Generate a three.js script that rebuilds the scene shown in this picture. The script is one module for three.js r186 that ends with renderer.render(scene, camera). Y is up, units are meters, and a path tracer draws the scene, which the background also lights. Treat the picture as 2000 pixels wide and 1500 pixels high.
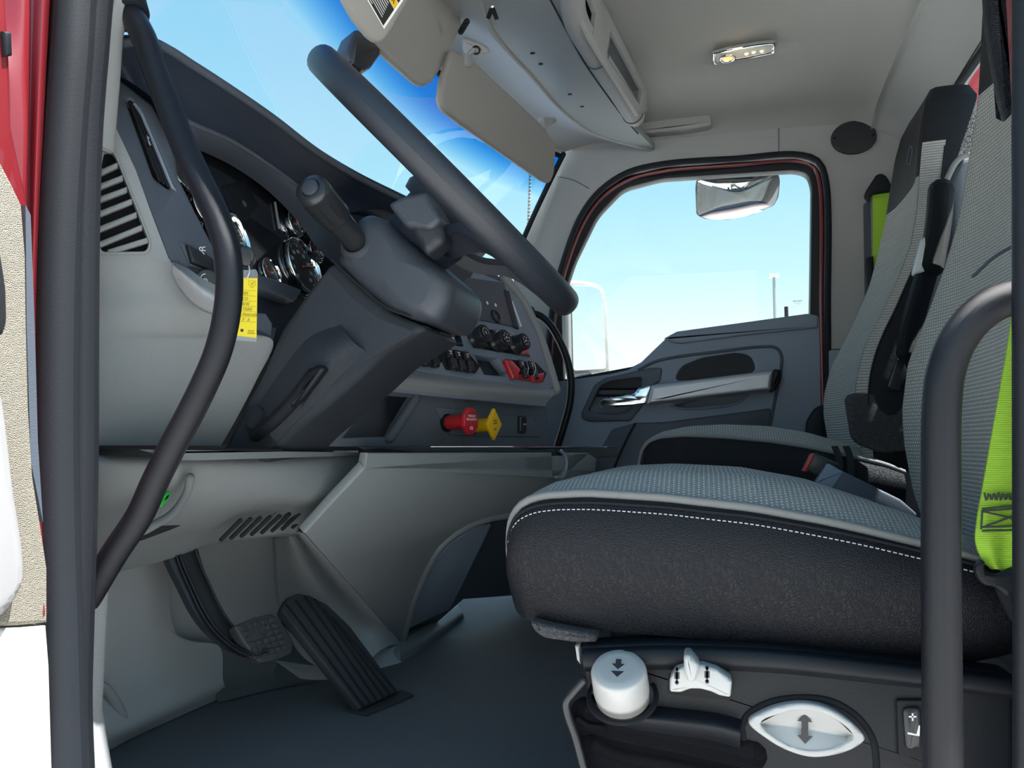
import * as THREE from 'three';
import { mergeGeometries, toCreasedNormals } from 'three/addons/utils/BufferGeometryUtils.js';
import { RoundedBoxGeometry } from 'three/addons/geometries/RoundedBoxGeometry.js';

// ---------------------------------------------------------------- camera, sky, sun, exposure
// x runs to the rear of the lorry, y up, z out of the driver's door; the cab floor is y = 0
const V = (x, y, z) => new THREE.Vector3(x, y, z), R = Math.PI / 180;
const scene = new THREE.Scene();
const camera = new THREE.PerspectiveCamera(2 * Math.atan(750 / 1502) / R, 4 / 3, 0.02, 400);
camera.position.set(0, 0.5, 0);
camera.rotation.order = 'YXZ';
camera.rotation.y = 14 * R;
camera.rotation.x = 4.568 * R;
camera.updateMatrixWorld(true);
const renderer = new THREE.WebGLRenderer({ antialias: true });
renderer.toneMapping = THREE.LinearToneMapping;
renderer.toneMappingExposure = .96;
renderer.shadowMap.enabled = true;

const SKY = [[-90, .6, .58, .55], [0, 1.34, 1.42, 1.40], [6, 1.2, 1.34, 1.34], [12, .78, 1.12, 1.22], [18, .55, .96, 1.14], [26, .42, .82, 1.08], [40, .31, .66, 1.0], [65, .21, .50, .92], [90, .17, .43, .86]];
{
  const w = 64, h = 256, d = new Float32Array(w * h * 4);
  for (let j = 0; j < h; j++) {
    const e = (j + .5) / h * 180 - 90; let k = 0;
    while (k < SKY.length - 2 && e > SKY[k + 1][0]) k++;
    const a = SKY[k], b = SKY[k + 1]; let t = Math.min(1, Math.max(0, (e - a[0]) / (b[0] - a[0])));
    if (e < 0) t = 0;
    for (let i = 0; i < w; i++) { const o = (j * w + i) * 4; for (let c = 0; c < 3; c++) d[o + c] = a[c + 1] + (b[c + 1] - a[c + 1]) * t; d[o + 3] = 1; }
  }
  const sky = new THREE.DataTexture(d, w, h, THREE.RGBAFormat, THREE.FloatType);
  sky.mapping = THREE.EquirectangularReflectionMapping; sky.magFilter = sky.minFilter = THREE.LinearFilter; sky.wrapS = THREE.RepeatWrapping; sky.needsUpdate = true;
  scene.background = sky; scene.environment = sky;
}
const sun = new THREE.DirectionalLight(new THREE.Color(1, .97, .93), 20);
sun.position.set(4, 10.6, -.95); sun.target.position.set(0, 0, -1.2);
sun.castShadow = true; sun.shadow.mapSize.set(2048, 2048);
Object.assign(sun.shadow.camera, { left: -6, right: 6, top: 6, bottom: -6, near: .5, far: 40 });
scene.add(sun, sun.target);

// ---------------------------------------------------------------- helpers
let seed = 7; const rnd = () => { seed = (seed * 1664525 + 1013904223) >>> 0; return seed / 4294967296; };
const ray = (px, py) => V((px - 1000) / 1502, -(py - 750) / 1502, -1).applyQuaternion(camera.quaternion);
const hit = (px, py, o, n) => { const d = ray(px, py), c = camera.position; return c.clone().addScaledVector(d, o.clone().sub(c).dot(n) / d.dot(n)); };
const Z = (px, py, z) => hit(px, py, V(0, 0, z), V(0, 0, 1));
const X = (px, py, x) => hit(px, py, V(x, 0, 0), V(1, 0, 0));
const Y = (px, py, y) => hit(px, py, V(0, y, 0), V(0, 1, 0));
function PL(o, u, v) {
  u = u.clone().normalize(); v = v.clone().addScaledVector(u, -u.dot(v)).normalize();
  const n = u.clone().cross(v); return { o, u, v, n, m: new THREE.Matrix4().makeBasis(u, v, n).setPosition(o) };
}
const zP = z => PL(V(0, 0, z), V(1, 0, 0), V(0, 1, 0));                 // faces the driver's door
const xP = x => PL(V(x, 0, 0), V(0, 0, -1), V(0, 1, 0));                // faces the rear
const xN = x => PL(V(x, 0, 0), V(0, 0, 1), V(0, 1, 0));                 // faces the front
const yP = y => PL(V(0, y, 0), V(1, 0, 0), V(0, 0, -1));                // faces up
const P3 = (a, b, c) => PL(a, b.clone().sub(a), c.clone().sub(a));
const shift = (pl, d) => PL(pl.o.clone().addScaledVector(pl.n, d), pl.u, pl.v);
const on = (pl, px, py, d = 0) => hit(px, py, pl.o.clone().addScaledVector(pl.n, d), pl.n);
const flat = (pl, p) => { const q = p.clone().sub(pl.o); return new THREE.Vector2(q.dot(pl.u), q.dot(pl.v)); };
function rounded(pts, r) {
  if (!r) return pts; const out = [], n = pts.length;
  pts.forEach((p, i) => {
    const a = pts[(i + n - 1) % n], b = pts[(i + 1) % n], da = a.clone().sub(p), db = b.clone().sub(p);
    const k = Math.min(r, da.length() * .48, db.length() * .48); da.setLength(k); db.setLength(k);
    const s = p.clone().add(da), e = p.clone().add(db);
    for (let j = 0; j <= 5; j++) { const t = j / 5; out.push(s.clone().multiplyScalar((1 - t) ** 2).addScaledVector(p, 2 * t * (1 - t)).addScaledVector(e, t * t)); }
  });
  return out;
}
function smoothed(pts, m = 5) { const c = new THREE.CatmullRomCurve3(pts.map(p => V(p.x, p.y, 0)), true, 'centripetal'); return c.getPoints(pts.length * m).slice(0, -1).map(p => new THREE.Vector2(p.x, p.y)); }
const asV2 = (pl, pts, o) => { let q = pts.map(p => p.isVector3 ? flat(pl, p) : p.isVector2 ? p : flat(pl, on(pl, p[0], p[1], o.off || 0))); q = o.smooth ? smoothed(q) : rounded(q, o.r); return q; };
function clean(g) { if (g.index) g = g.toNonIndexed(); for (const k of Object.keys(g.attributes)) if (!['position', 'normal', 'uv'].includes(k)) g.deleteAttribute(k); if (!g.attributes.uv) g.setAttribute('uv', new THREE.BufferAttribute(new Float32Array(g.attributes.position.count * 2), 2)); if (!g.attributes.normal) g.computeVertexNormals(); g.morphAttributes = {}; g.clearGroups(); return g; }
const merge = a => Array.isArray(a) ? (a.length === 1 ? clean(a[0]) : mergeGeometries(a.map(clean))) : a;
// an outline traced on a plane, given thickness t behind it, edge bevel b, corner radius r
function plate(pl, pts, o = {}) {
  const t = o.t ?? .01, b = Math.min(o.b ?? 0, t * .45); let out = asV2(pl, pts, o); if (THREE.ShapeUtils.area(out) < 0) out = out.reverse();
  const sh = new THREE.Shape(out);
  for (const h of o.holes || []) { const ho = Array.isArray(h) ? { pts: h } : h; let q = asV2(pl, ho.pts, { off: o.off, r: ho.r ?? o.r, smooth: ho.smooth ?? o.smooth }); if (THREE.ShapeUtils.area(q) > 0) q = q.reverse(); sh.holes.push(new THREE.Path(q)); }
  let g = new THREE.ExtrudeGeometry(sh, { depth: Math.max(t - 2 * b, 1e-5), bevelEnabled: b > 0, bevelThickness: b, bevelSize: b, bevelOffset: -b, bevelSegments: 3, curveSegments: 6 });
  g.translate(0, 0, -t + b + (o.off || 0)); g = toCreasedNormals(g, 32 * R);
  return clean(g.applyMatrix4(pl.m));
}
// like plate, but with edges rounded over radius b by drawing the outline in towards its middle
function pillow(pl, pts, o = {}) {
  const t = o.t ?? .02, b = o.b ?? .01, base = asV2(pl, pts, o), c3 = new THREE.CatmullRomCurve3(base.map(p => V(p.x, p.y, 0)), true, 'centripetal'), N = o.n ?? 72;
  let ring = (o.sharp ? base : c3.getSpacedPoints(N).slice(0, -1).map(p => new THREE.Vector2(p.x, p.y))); if (THREE.ShapeUtils.area(ring) < 0) ring = ring.reverse();
  const n = ring.length, cen = ring.reduce((s, p) => s.add(p), new THREE.Vector2()).divideScalar(n), inset = d => ring.map((p, i) => { if (o.star) { const q = cen.clone().sub(p); return p.clone().addScaledVector(q, d / q.length() * 1.15); } const a = ring[(i + n - 2) % n], q = ring[(i + 2) % n], tx = q.x - a.x, ty = q.y - a.y, l = Math.hypot(tx, ty) || 1; return new THREE.Vector2(p.x - ty / l * d, p.y + tx / l * d); });
  const seq = []; for (let k = 0; k <= 5; k++) { const a = k / 5 * Math.PI / 2; seq.push([b * (1 - Math.sin(a)), -t + b * (1 - Math.cos(a))]); } for (let k = 5; k >= 0; k--) { const a = k / 5 * Math.PI / 2; seq.push([b * (1 - Math.sin(a)), -b * (1 - Math.cos(a))]); }
  const grid = seq.map(([d, z]) => { const q = inset(d).map(p => V(p.x, p.y, z + (o.off || 0))); q.push(q[0].clone()); return q; }), g = [sheet(grid)];
  for (const [r, z, s] of [[inset(b), 0, 1], [inset(b), -t, -1]]) { const f = THREE.ShapeUtils.triangulateShape(r, []), p = [], u = []; f.forEach(k => (s > 0 ? k : [k[0], k[2], k[1]]).forEach(i => { p.push(r[i].x, r[i].y, z + (o.off || 0)); u.push(r[i].x, r[i].y); })); const q = new THREE.BufferGeometry(); q.setAttribute('position', new THREE.Float32BufferAttribute(p, 3)); q.setAttribute('uv', new THREE.Float32BufferAttribute(u, 2)); q.computeVertexNormals(); g.push(clean(q)); }
  return mergeGeometries(g).applyMatrix4(pl.m);
}
// a smooth sheet through rows of points; back = vector to give it thickness
function loft(rows, o = {}) {
  const nu = o.nu ?? 24, nv = o.nv ?? 24, cv = (p, n, lin) => { if (lin) { const out = []; for (let i = 0; i < n; i++) { const t = i / (n - 1) * (p.length - 1), k = Math.min(p.length - 2, Math.floor(t)); out.push(p[k].clone().lerp(p[k + 1], t - k)); } return out; } const c = new THREE.CatmullRomCurve3(p, !!o.loop && p === p.__l, 'centripetal'); const out = []; for (let i = 0; i < n; i++) out.push(c.getPoint(i / (n - 1))); return out; };
  const R1 = rows.map(r => cv(r, nu, o.linU)), grid = Array.from({ length: nv }, () => []);
  for (let i = 0; i < nu; i++) cv(R1.map(r => r[i]), nv, o.linV).forEach((p, j) => grid[j][i] = p);
  return sheet(grid, o);
}
function sheet(grid, o = {}) {
  const nv = grid.length, nu = grid[0].length, pos = [], uv = [], idx = [], add = (dx) => {
    let vv = 0;
    for (let j = 0; j < nv; j++) { let uu = 0; if (j) vv += grid[j][nu >> 1].distanceTo(grid[j - 1][nu >> 1]); for (let i = 0; i < nu; i++) { if (i) uu += grid[j][i].distanceTo(grid[j][i - 1]); const p = grid[j][i]; pos.push(p.x + (dx?.x || 0), p.y + (dx?.y || 0), p.z + (dx?.z || 0)); uv.push(uu, vv); } }
  };
  add();
  const q = (a, b, c, d) => idx.push(a, b, c, a, c, d), id = (j, i) => j * nu + i;
  for (let j = 0; j < nv - 1; j++) for (let i = 0; i < nu - 1; i++) o.flip ? q(id(j, i), id(j + 1, i), id(j + 1, i + 1), id(j, i + 1)) : q(id(j, i), id(j, i + 1), id(j + 1, i + 1), id(j + 1, i));
  const make = (p, u, x) => { const g = new THREE.BufferGeometry(); g.setAttribute('position', new THREE.Float32BufferAttribute(p, 3)); g.setAttribute('uv', new THREE.Float32BufferAttribute(u, 2)); g.setIndex(x); g.computeVertexNormals(); return g; };
  const front = make(pos, uv, idx); if (!o.back) return clean(front);
  const pos2 = [], pf = pos.slice(); pos.length = 0; const uvf = uv.slice(); uv.length = 0; add(o.back); pos2.push(...pos);
  const bi = []; for (let k = 0; k < idx.length; k += 3) bi.push(idx[k], idx[k + 2], idx[k + 1]);
  const back = make(pos2, uv.slice(), bi), parts = [clean(front), clean(back)];
  const strip = (list, fl) => { const p = [], u = [], x = []; list.forEach((k, n) => { p.push(pf[k * 3], pf[k * 3 + 1], pf[k * 3 + 2], pos2[k * 3], pos2[k * 3 + 1], pos2[k * 3 + 2]); u.push(n * .01, 0, n * .01, .01); if (n) { const a = 2 * n - 2, b = 2 * n - 1, c = 2 * n, d = 2 * n + 1; fl ? x.push(a, c, b, c, d, b) : x.push(a, b, c, c, b, d); } }); parts.push(clean(make(p, u, x))); };
  const F = !!o.flip;
  strip(Array.from({ length: nu }, (_, i) => id(0, i)), F); strip(Array.from({ length: nu }, (_, i) => id(nv - 1, i)), !F);
  strip(Array.from({ length: nv }, (_, j) => id(j, 0)), !F); strip(Array.from({ length: nv }, (_, j) => id(j, nu - 1)), F);
  return mergeGeometries(parts);
}
function tube(pts, r, o = {}) {
  const c = pts.length === 2 ? new THREE.LineCurve3(pts[0], pts[1]) : new THREE.CatmullRomCurve3(pts, !!o.closed, 'centripetal'), n = o.n ?? Math.max(2, pts.length * 6), rs = o.rs ?? 12;
  const g = [clean(new THREE.TubeGeometry(c, n, r, rs, !!o.closed))];
  if (!o.closed && o.cap !== false) for (const e of [0, 1]) { const s = new THREE.SphereGeometry(r * .999, rs, 6); const k = o.flatCap ? .15 : 1; s.scale(1, 1, k); s.applyMatrix4(new THREE.Matrix4().lookAt(V(0, 0, 0), c.getTangent(e), V(.01, 1, .02)).setPosition(c.getPoint(e))); g.push(clean(s)); }
  return mergeGeometries(g);
}
// a ribbon swept along points: width across `side`, thickness t
function ribbon(pts, side, w, t, n = 24) {
  const c = new THREE.CatmullRomCurve3(pts, false, 'centripetal'), gr = [[], []], s = side.clone().normalize();
  for (let i = 0; i <= n; i++) { const p = c.getPoint(i / n); gr[0].push(p.clone().addScaledVector(s, -w / 2)); gr[1].push(p.clone().addScaledVector(s, w / 2)); }
  const bk = c.getTangent(.5).cross(s).setLength(t); return sheet(gr, { back: bk });
}
const orient = (g, o, ax, up) => { const y = ax.clone().normalize(), x = (up || (Math.abs(y.y) > .9 ? V(1, 0, 0) : V(0, 1, 0))).clone().cross(y).normalize(), z = x.clone().cross(y); return clean(g.applyMatrix4(new THREE.Matrix4().makeBasis(x, y, z).setPosition(o))); };
const lathe = (prof, o, ax, seg = 32) => orient(new THREE.LatheGeometry(prof.map(p => new THREE.Vector2(Math.max(p[0], 1e-5), p[1])), seg), o, ax);
const cyl = (a, b, r, r2 = r, seg = 20) => { const d = b.clone().sub(a), L = d.length(), e = Math.min(r, r2, L) * .12; return lathe([[0, 0], [r - e, 0], [r, e], [r2, L - e], [r2 - e, L], [0, L]], a, d, seg); };
const box = (w, h, d, r = .002) => clean(new RoundedBoxGeometry(w, h, d, 2, Math.min(r, w * .45, h * .45, d * .45)));
// a box w along u, h along v, d along n, standing on a plane at point p
const boxOn = (pl, p, w, h, d, r = .002, sink = 0) => box(w, h, d, r).translate(0, 0, d / 2 - sink).applyMatrix4(new THREE.Matrix4().makeBasis(pl.u, pl.v, pl.n).setPosition(p));
const boxAt = (x0, x1, y0, y1, z0, z1, r = .003) => box(x1 - x0, y1 - y0, z1 - z0, r).translate((x0 + x1) / 2, (y0 + y1) / 2, (z0 + z1) / 2);

const taken = {};
const numbered = n => { const k = taken[n] = (taken[n] ?? -1) + 1; return k ? n + '_' + String(k).padStart(3, '0') : n; };
const tops = [];
function obj(name, g, m, parent, label) {
  const o = new THREE.Mesh(merge(g), m); o.castShadow = o.receiveShadow = true;
  o.name = parent ? name : numbered(name); if (label) o.userData.label = label;
  if (parent) parent.add(o); else { scene.add(o); tops.push(o); }
  return o;
}
function thing(name, label, category, group) { const o = new THREE.Group(); o.name = numbered(name); o.userData = { label, category }; if (group) o.userData.group = group; scene.add(o); tops.push(o); return o; }
function solo(name, g, m, label, category, group) { const o = obj(name, g, m); o.userData = { label, category }; if (group) o.userData.group = group; return o; }
function struct(name, g, m, label, category) { const o = g ? obj(name, g, m) : thing(name); o.userData = { kind: 'structure', label, category }; return o; }

// ---------------------------------------------------------------- materials
function dtex(n, fn, srgb) {
  const d = new Uint8Array(n * n * 4);
  for (let j = 0; j < n; j++) for (let i = 0; i < n; i++) { const c = fn(i / n, j / n, i, j), o = (j * n + i) * 4; for (let k = 0; k < 3; k++) d[o + k] = Math.max(0, Math.min(255, (Array.isArray(c) ? c[k] : c) * 255)); d[o + 3] = 255; }
  const t = new THREE.DataTexture(d, n, n); t.wrapS = t.wrapT = THREE.RepeatWrapping; t.magFilter = THREE.LinearFilter; t.minFilter = THREE.LinearMipmapLinearFilter; t.generateMipmaps = true; if (srgb) t.colorSpace = THREE.SRGBColorSpace; t.needsUpdate = true; return t;
}
const rep = (t, size) => { const c = t.clone(); c.repeat.set(1 / size, 1 / size); c.needsUpdate = true; return c; };
// tileable cell noise (leather and moulded-plastic grain) and value noise
const cells = (n, s) => { let q = s; const r = () => { q = (q * 1103515245 + 12345) % 2147483648; return q / 2147483648; }; const p = Array.from({ length: n * n }, () => [r(), r()]); return (u, v) => { const x = u * n, y = v * n, cx = Math.floor(x), cy = Math.floor(y); let a = 9, b = 9; for (let j = -1; j < 2; j++) for (let i = -1; i < 2; i++) { const k = p[((cy + j + n) % n) * n + (cx + i + n) % n], d = Math.hypot(cx + i + k[0] - x, cy + j + k[1] - y); if (d < a) { b = a; a = d; } else if (d < b) b = d; } return [a, b]; }; };
const value = (n, s) => { let q = s; const r = () => { q = (q * 1103515245 + 12345) % 2147483648; return q / 2147483648; }; const p = Array.from({ length: n * n }, r), f = t => t * t * (3 - 2 * t); return (u, v) => { const x = u * n, y = v * n, i = Math.floor(x), j = Math.floor(y), a = f(x - i), b = f(y - j), g = (k, l) => p[((l + n) % n) * n + (k + n) % n]; return (g(i, j) * (1 - a) + g(i + 1, j) * a) * (1 - b) + (g(i, j + 1) * (1 - a) + g(i + 1, j + 1) * a) * b; }; };
const cg = cells(28, 11), grainT = dtex(256, (u, v) => { const [a, b] = cg(u, v); return Math.min(1, (b - a) * 1.6) * .8 + .2 * (1 - a); });
const v1 = value(96, 5), v2 = value(24, 9), v3 = value(6, 3), fineT = dtex(256, (u, v) => .5 * v1(u, v) + .35 * v2(u, v) + .15 * v3(u, v));
const mott = dtex(256, (u, v) => { const k = .84 + .10 * v2(u, v) + .10 * v3(u, v) + .04 * v1(u, v); return [k, k, k]; });
// woven seat fabric: staggered pale loops on grey
const weave = (u, v) => { const n = 16, y = v * n, r = Math.floor(y), x = u * n + (r % 2) * .5, fx = x - Math.floor(x) - .5, fy = y - r - .5; return Math.max(0, 1 - (fx * fx * 9 + fy * fy * 14)); };
const fabC = dtex(256, (u, v) => { const k = weave(u, v), n = v1(u, v) * .12; const c = .44 + .30 * Math.pow(k, .7) + n; return [c, c, c * .99]; }, true);
const fabB = dtex(256, (u, v) => weave(u, v) * .8 + .2 * v1(u, v));
const ribW = (u, v) => .5 + .5 * Math.cos(v * Math.PI * 2 * 16);
const ribC = dtex(256, (u, v) => { const k = ribW(u, v), n = v1(u, v) * .1, c = .46 + .17 * k + n; return [c, c, c * .99]; }, true);
const ribB = dtex(256, (u, v) => ribW(u, v));
const carC = dtex(256, (u, v) => { const c = .16 + .28 * v1(u, v) + .1 * v2(u, v); return [c, c, c * 1.05]; }, true);

const C = (r, g, b) => new THREE.Color().setRGB(r, g, b);
const std = (c, rough, o = {}) => new THREE.MeshStandardMaterial({ color: c, roughness: rough, side: THREE.DoubleSide, ...o });
const phy = (c, rough, o = {}) => new THREE.MeshPhysicalMaterial({ color: c, roughness: rough, side: THREE.DoubleSide, ...o });
const GR = (s, b) => ({ bumpMap: rep(grainT, s), bumpScale: b }), FN = (s, b) => ({ bumpMap: rep(fineT, s), bumpScale: b });
const M = {
  grey: std(C(.235, .252, .258), .5, FN(.05, .0004)),               // dash plastic, light grey
  greyPanel: std(C(.27, .285, .292), .55, FN(.05, .0004)),
  kick: std(C(.42, .435, .445), .6, FN(.05, .0004)),                // dash grey lightened to make up for missing footwell light
  slate: std(C(.125, .145, .175), .5, FN(.04, .0003)),
  pedal: std(C(.045, .048, .053), .6, FN(.02, .0002)),
  trim: std(C(.33, .332, .325), .6, FN(.05, .0003)),               // pillar and header trim
  liner: std(C(.34, .333, .315), .95, { bumpMap: rep(fineT, .03), bumpScale: .0006 }),
  visor: std(C(.31, .30, .28), .8, FN(.03, .0003)),
  char: std(C(.074, .090, .118), .5, FN(.04, .0003)),             // charcoal dash, blue tint stands in for haze
  navy: std(C(.015, .024, .043), .55, FN(.04, .0004)),            // dark upper pad, haze put into its blue tint
  door: std(C(.23, .275, .345), .55, FN(.04, .0003)),
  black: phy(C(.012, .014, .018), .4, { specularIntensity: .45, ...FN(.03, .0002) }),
  blackSatin: std(C(.022, .024, .028), .3),
  gloss: phy(C(.012, .013, .016), .08, { clearcoat: 1, clearcoatRoughness: .03 }),
  hole: std(C(.008, .009, .011), .8),
  rubber: phy(C(.013, .016, .021), .6, { specularIntensity: .4, ...FN(.02, .0002) }),
  mat: phy(C(.155, .168, .182), .68, { specularIntensity: .5, ...GR(.05, .0008) }),
  leather: phy(C(.011, .012, .016), .36, { specularIntensity: .38, ...GR(.06, .0006) }),
  column: std(C(.026, .033, .044), .5, GR(.025, .00035)),  // dark shroud plastic, haze added as a blue tint
  columnTop: std(C(.046, .054, .070), .42, FN(.04, .0002)),
  fabric: std(C(1.2, 1.2, 1.16), .95, { map: rep(fabC, .095), bumpMap: rep(fabB, .095), bumpScale: .0012 }),
  fabricRib: std(C(1.05, 1.05, 1.03), .95, { map: rep(ribC, .11), bumpMap: rep(ribB, .11), bumpScale: .0012 }),
  fabricPale: std(C(.40, .41, .41), .95, FN(.012, .0009)),
  carpet: std(C(.85, .84, .84), 1, { map: rep(carC, .04), bumpMap: rep(fineT, .02), bumpScale: .003 }),
  tubeBlack: phy(C(.009, .010, .014), .28, { specularIntensity: .65, ...FN(.02, .0001) }),
  wheel: std(C(.020, .024, .033), .4, FN(.03, .0003)),
  chrome: std(C(.85, .86, .88), .07, { metalness: 1 }),
  silver: std(C(.55, .57, .60), .48, { metalness: .9, ...FN(.01, .0001) }),
  silverTex: std(C(.60, .62, .64), .28, { metalness: .85, ...GR(.02, .0004) }),
  mirror: std(C(.93, .95, .95), .015, { metalness: 1 }),
  white: phy(C(.44, .44, .435), .32, { clearcoat: .3 }),
  whiteArm: std(C(.50, .51, .52), .4),
  red: phy(C(.17, .010, .016), .32, { clearcoat: 1, clearcoatRoughness: .05 }),
  redPl: phy(C(.52, .018, .028), .35, { clearcoat: .3 }),
  yelPl: phy(C(.85, .50, .010), .35, { clearcoat: .3 }),
  green: std(C(.03, .42, .06), .45),
  lime: std(C(.36, .64, .045), .8, { bumpMap: rep(ribB, .03), bumpScale: .0006 }),
  limeDark: std(C(.05, .07, .05), .8),
  beige: std(C(.24, .222, .18), .6, GR(.05, .0012)),
  cream: std(C(.62, .60, .54), .5),
  doorGrey: std(C(.30, .30, .31), .55),
  stitch: std(C(.42, .42, .42), .9),
  icon: std(C(.75, .77, .78), .6),
  iconDark: std(C(.03, .032, .036), .6),
  glass: phy(C(.95, .985, .985), 0, { transmission: 1, thickness: 0, ior: 1.45 }),
  clearPl: phy(C(.9, .92, .93), .05, { transmission: .9, thickness: 0, ior: 1.4 }),
  concrete: std(C(.49, .485, .465), .9, { map: rep(mott, 3) }),
  steel: std(C(.35, .37, .38), .5, { metalness: .6 }),
  navyTruck: phy(C(.50, .02, .03), .3, { clearcoat: 1 }),
};
function canvasMat(w, h, draw, o = {}) { const c = document.createElement('canvas'); c.width = w; c.height = h; const x = c.getContext('2d'); draw(x, w, h); const t = new THREE.CanvasTexture(c); t.colorSpace = THREE.SRGBColorSpace; return new THREE.MeshStandardMaterial({ map: t, roughness: o.rough ?? .6, side: THREE.DoubleSide, ...(o.alpha ? { transparent: true } : {}), ...(o.extra || {}) }); }
// a flat print: quad w x h centred at p in plane pl, lifted by d
function print(pl, p, w, h, d = .0006, turn = 0) { const g = new THREE.PlaneGeometry(w, h); g.rotateZ(turn); g.translate(0, 0, d); return clean(g.applyMatrix4(new THREE.Matrix4().makeBasis(pl.u, pl.v, pl.n).setPosition(p))); }

// ---------------------------------------------------------------- the cab shell
struct('ground', [boxAt(-60, 60, -1.4, -1.2, -90, 40, .01)], M.concrete, 'pale concrete lot around the lorry');
struct('floor', [boxAt(-1.09, .68, -.05, 0, -2.62, -.86, .004)], M.mat, 'black rubber cab floor mat with fine grain');

const B = (zs, xs, y) => zs.map((z, i) => V(xs[i], Array.isArray(y) ? y[i] : y, z));
const mid = -1.675;
// windscreen
const WT = B([-.83, -.98, -1.2, -1.45, mid, -1.9, -2.15, -2.37, -2.5], [-.60, -.63, -.655, -.67, -.675, -.655, -.60, -.53, -.455], 1.48);
const WB = B([-.80, -.98, -1.2, -1.45, mid, -1.9, -2.15, -2.37, -2.56], [-.92, -.97, -1.0, -1.02, -1.02, -1.0, -.95, -.86, -.72], .90);
{
  const w = struct('window_1', null, null, 'curved windscreen with a blue shade band along its top');
  const g = loft([WB, WB.map((p, i) => p.clone().lerp(WT[i], .5).add(V(-.02, 0, 0))), WT], { nu: 40, nv: 20 });
  const uv = g.attributes.uv; let mu = 0, mv = 0; for (let i = 0; i < uv.count; i++) { mu = Math.max(mu, uv.getX(i)); mv = Math.max(mv, uv.getY(i)); }
  for (let i = 0; i < uv.count; i++) uv.setXY(i, uv.getX(i) / mu, uv.getY(i) / mv);
  const gm = canvasMat(8, 256, (x, W, H) => { const q = x.createLinearGradient(0, 0, 0, H); q.addColorStop(0, '#1078d0'); q.addColorStop(.10, '#1f88da'); q.addColorStop(.20, '#a4d4f2'); q.addColorStop(.25, '#f0f8fa'); q.addColorStop(1, '#f0f8fa'); x.fillStyle = q; x.fillRect(0, 0, W, H); });
  const m = phy(C(1, 1, 1), 0, { transmission: 1, thickness: 0, ior: 1.45, map: gm.map });
  obj('pane', g, m, w, 'clear curved glass, blue at the top');
  const side = [WT[8], WT[8].clone().lerp(WB[8], .12).add(V(-.012, 0, -.012)), WT[8].clone().lerp(WB[8], .5).add(V(-.02, 0, 0)), WB[8]].map(p => p.clone().add(V(.012, 0, .006)));
  obj('seal', [tube(side, .009, { n: 30 }), tube(WT.map(p => p.clone().add(V(.004, -.004, 0))), .008, { n: 50 })], M.rubber, w);
}
// header, overhead console and headliner
const GX = [[-.81, -.16], [-.98, -.315], [-1.15, -.382], [-1.4, -.43], [mid, -.474], [-1.95, -.43], [-2.2, -.382], [-2.37, -.315], [-2.54, -.16]];
const H1 = GX.map(([z, x]) => V(x, 1.49, z));
const up = (r, d) => r.map(p => p.clone().add(V(0, d, 0)));
const wallTop = 1.525;
{
  const c = struct('ceiling', null, null, 'grey fabric headliner with moulded front header');
  obj('header_panel', loft([WT.map(p => p.clone().add(V(-.01, .006, 0))), WT.map((p, i) => p.clone().lerp(H1[i], .5).add(V(0, .035, 0))), up(H1, .004)], { nu: 48, nv: 12, back: V(0, .03, 0) }), M.trim, c);
  const zs = [-2.555, -2.53, -2.47, -2.2, mid, -1.15, -.9, -.84, -.81], ys = [1.515, 1.545, 1.575, 1.605, 1.625, 1.605, 1.575, 1.545, 1.515];
  const xs = [-.42, -.2, .1, .40, .50, .53];
  const dy = [-.02, -.005, 0, -.008, -.028, -.05];
  obj('headliner', loft(zs.map((z, k) => xs.map((x, i) => V(x - (k === 0 || k === 8 ? .02 : 0) * (i > 3), ys[k] + dy[i] * (k % 8 ? 1 : .3), z))), { nu: 30, nv: 40, back: V(0, .03, 0) }), M.liner, c);
  const xr = [.525, .545, .58, .62, .655], dr = [-.052, -.047, -.065, -.10, -.16];
  obj('rear_cove', loft(zs.map((z, k) => xr.map((x, i) => V(x, ys[k] + dr[i] * (k % 8 ? 1 : .8), z))), { nu: 16, nv: 40, back: V(.02, .03, 0) }), M.trim, c);
}
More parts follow.
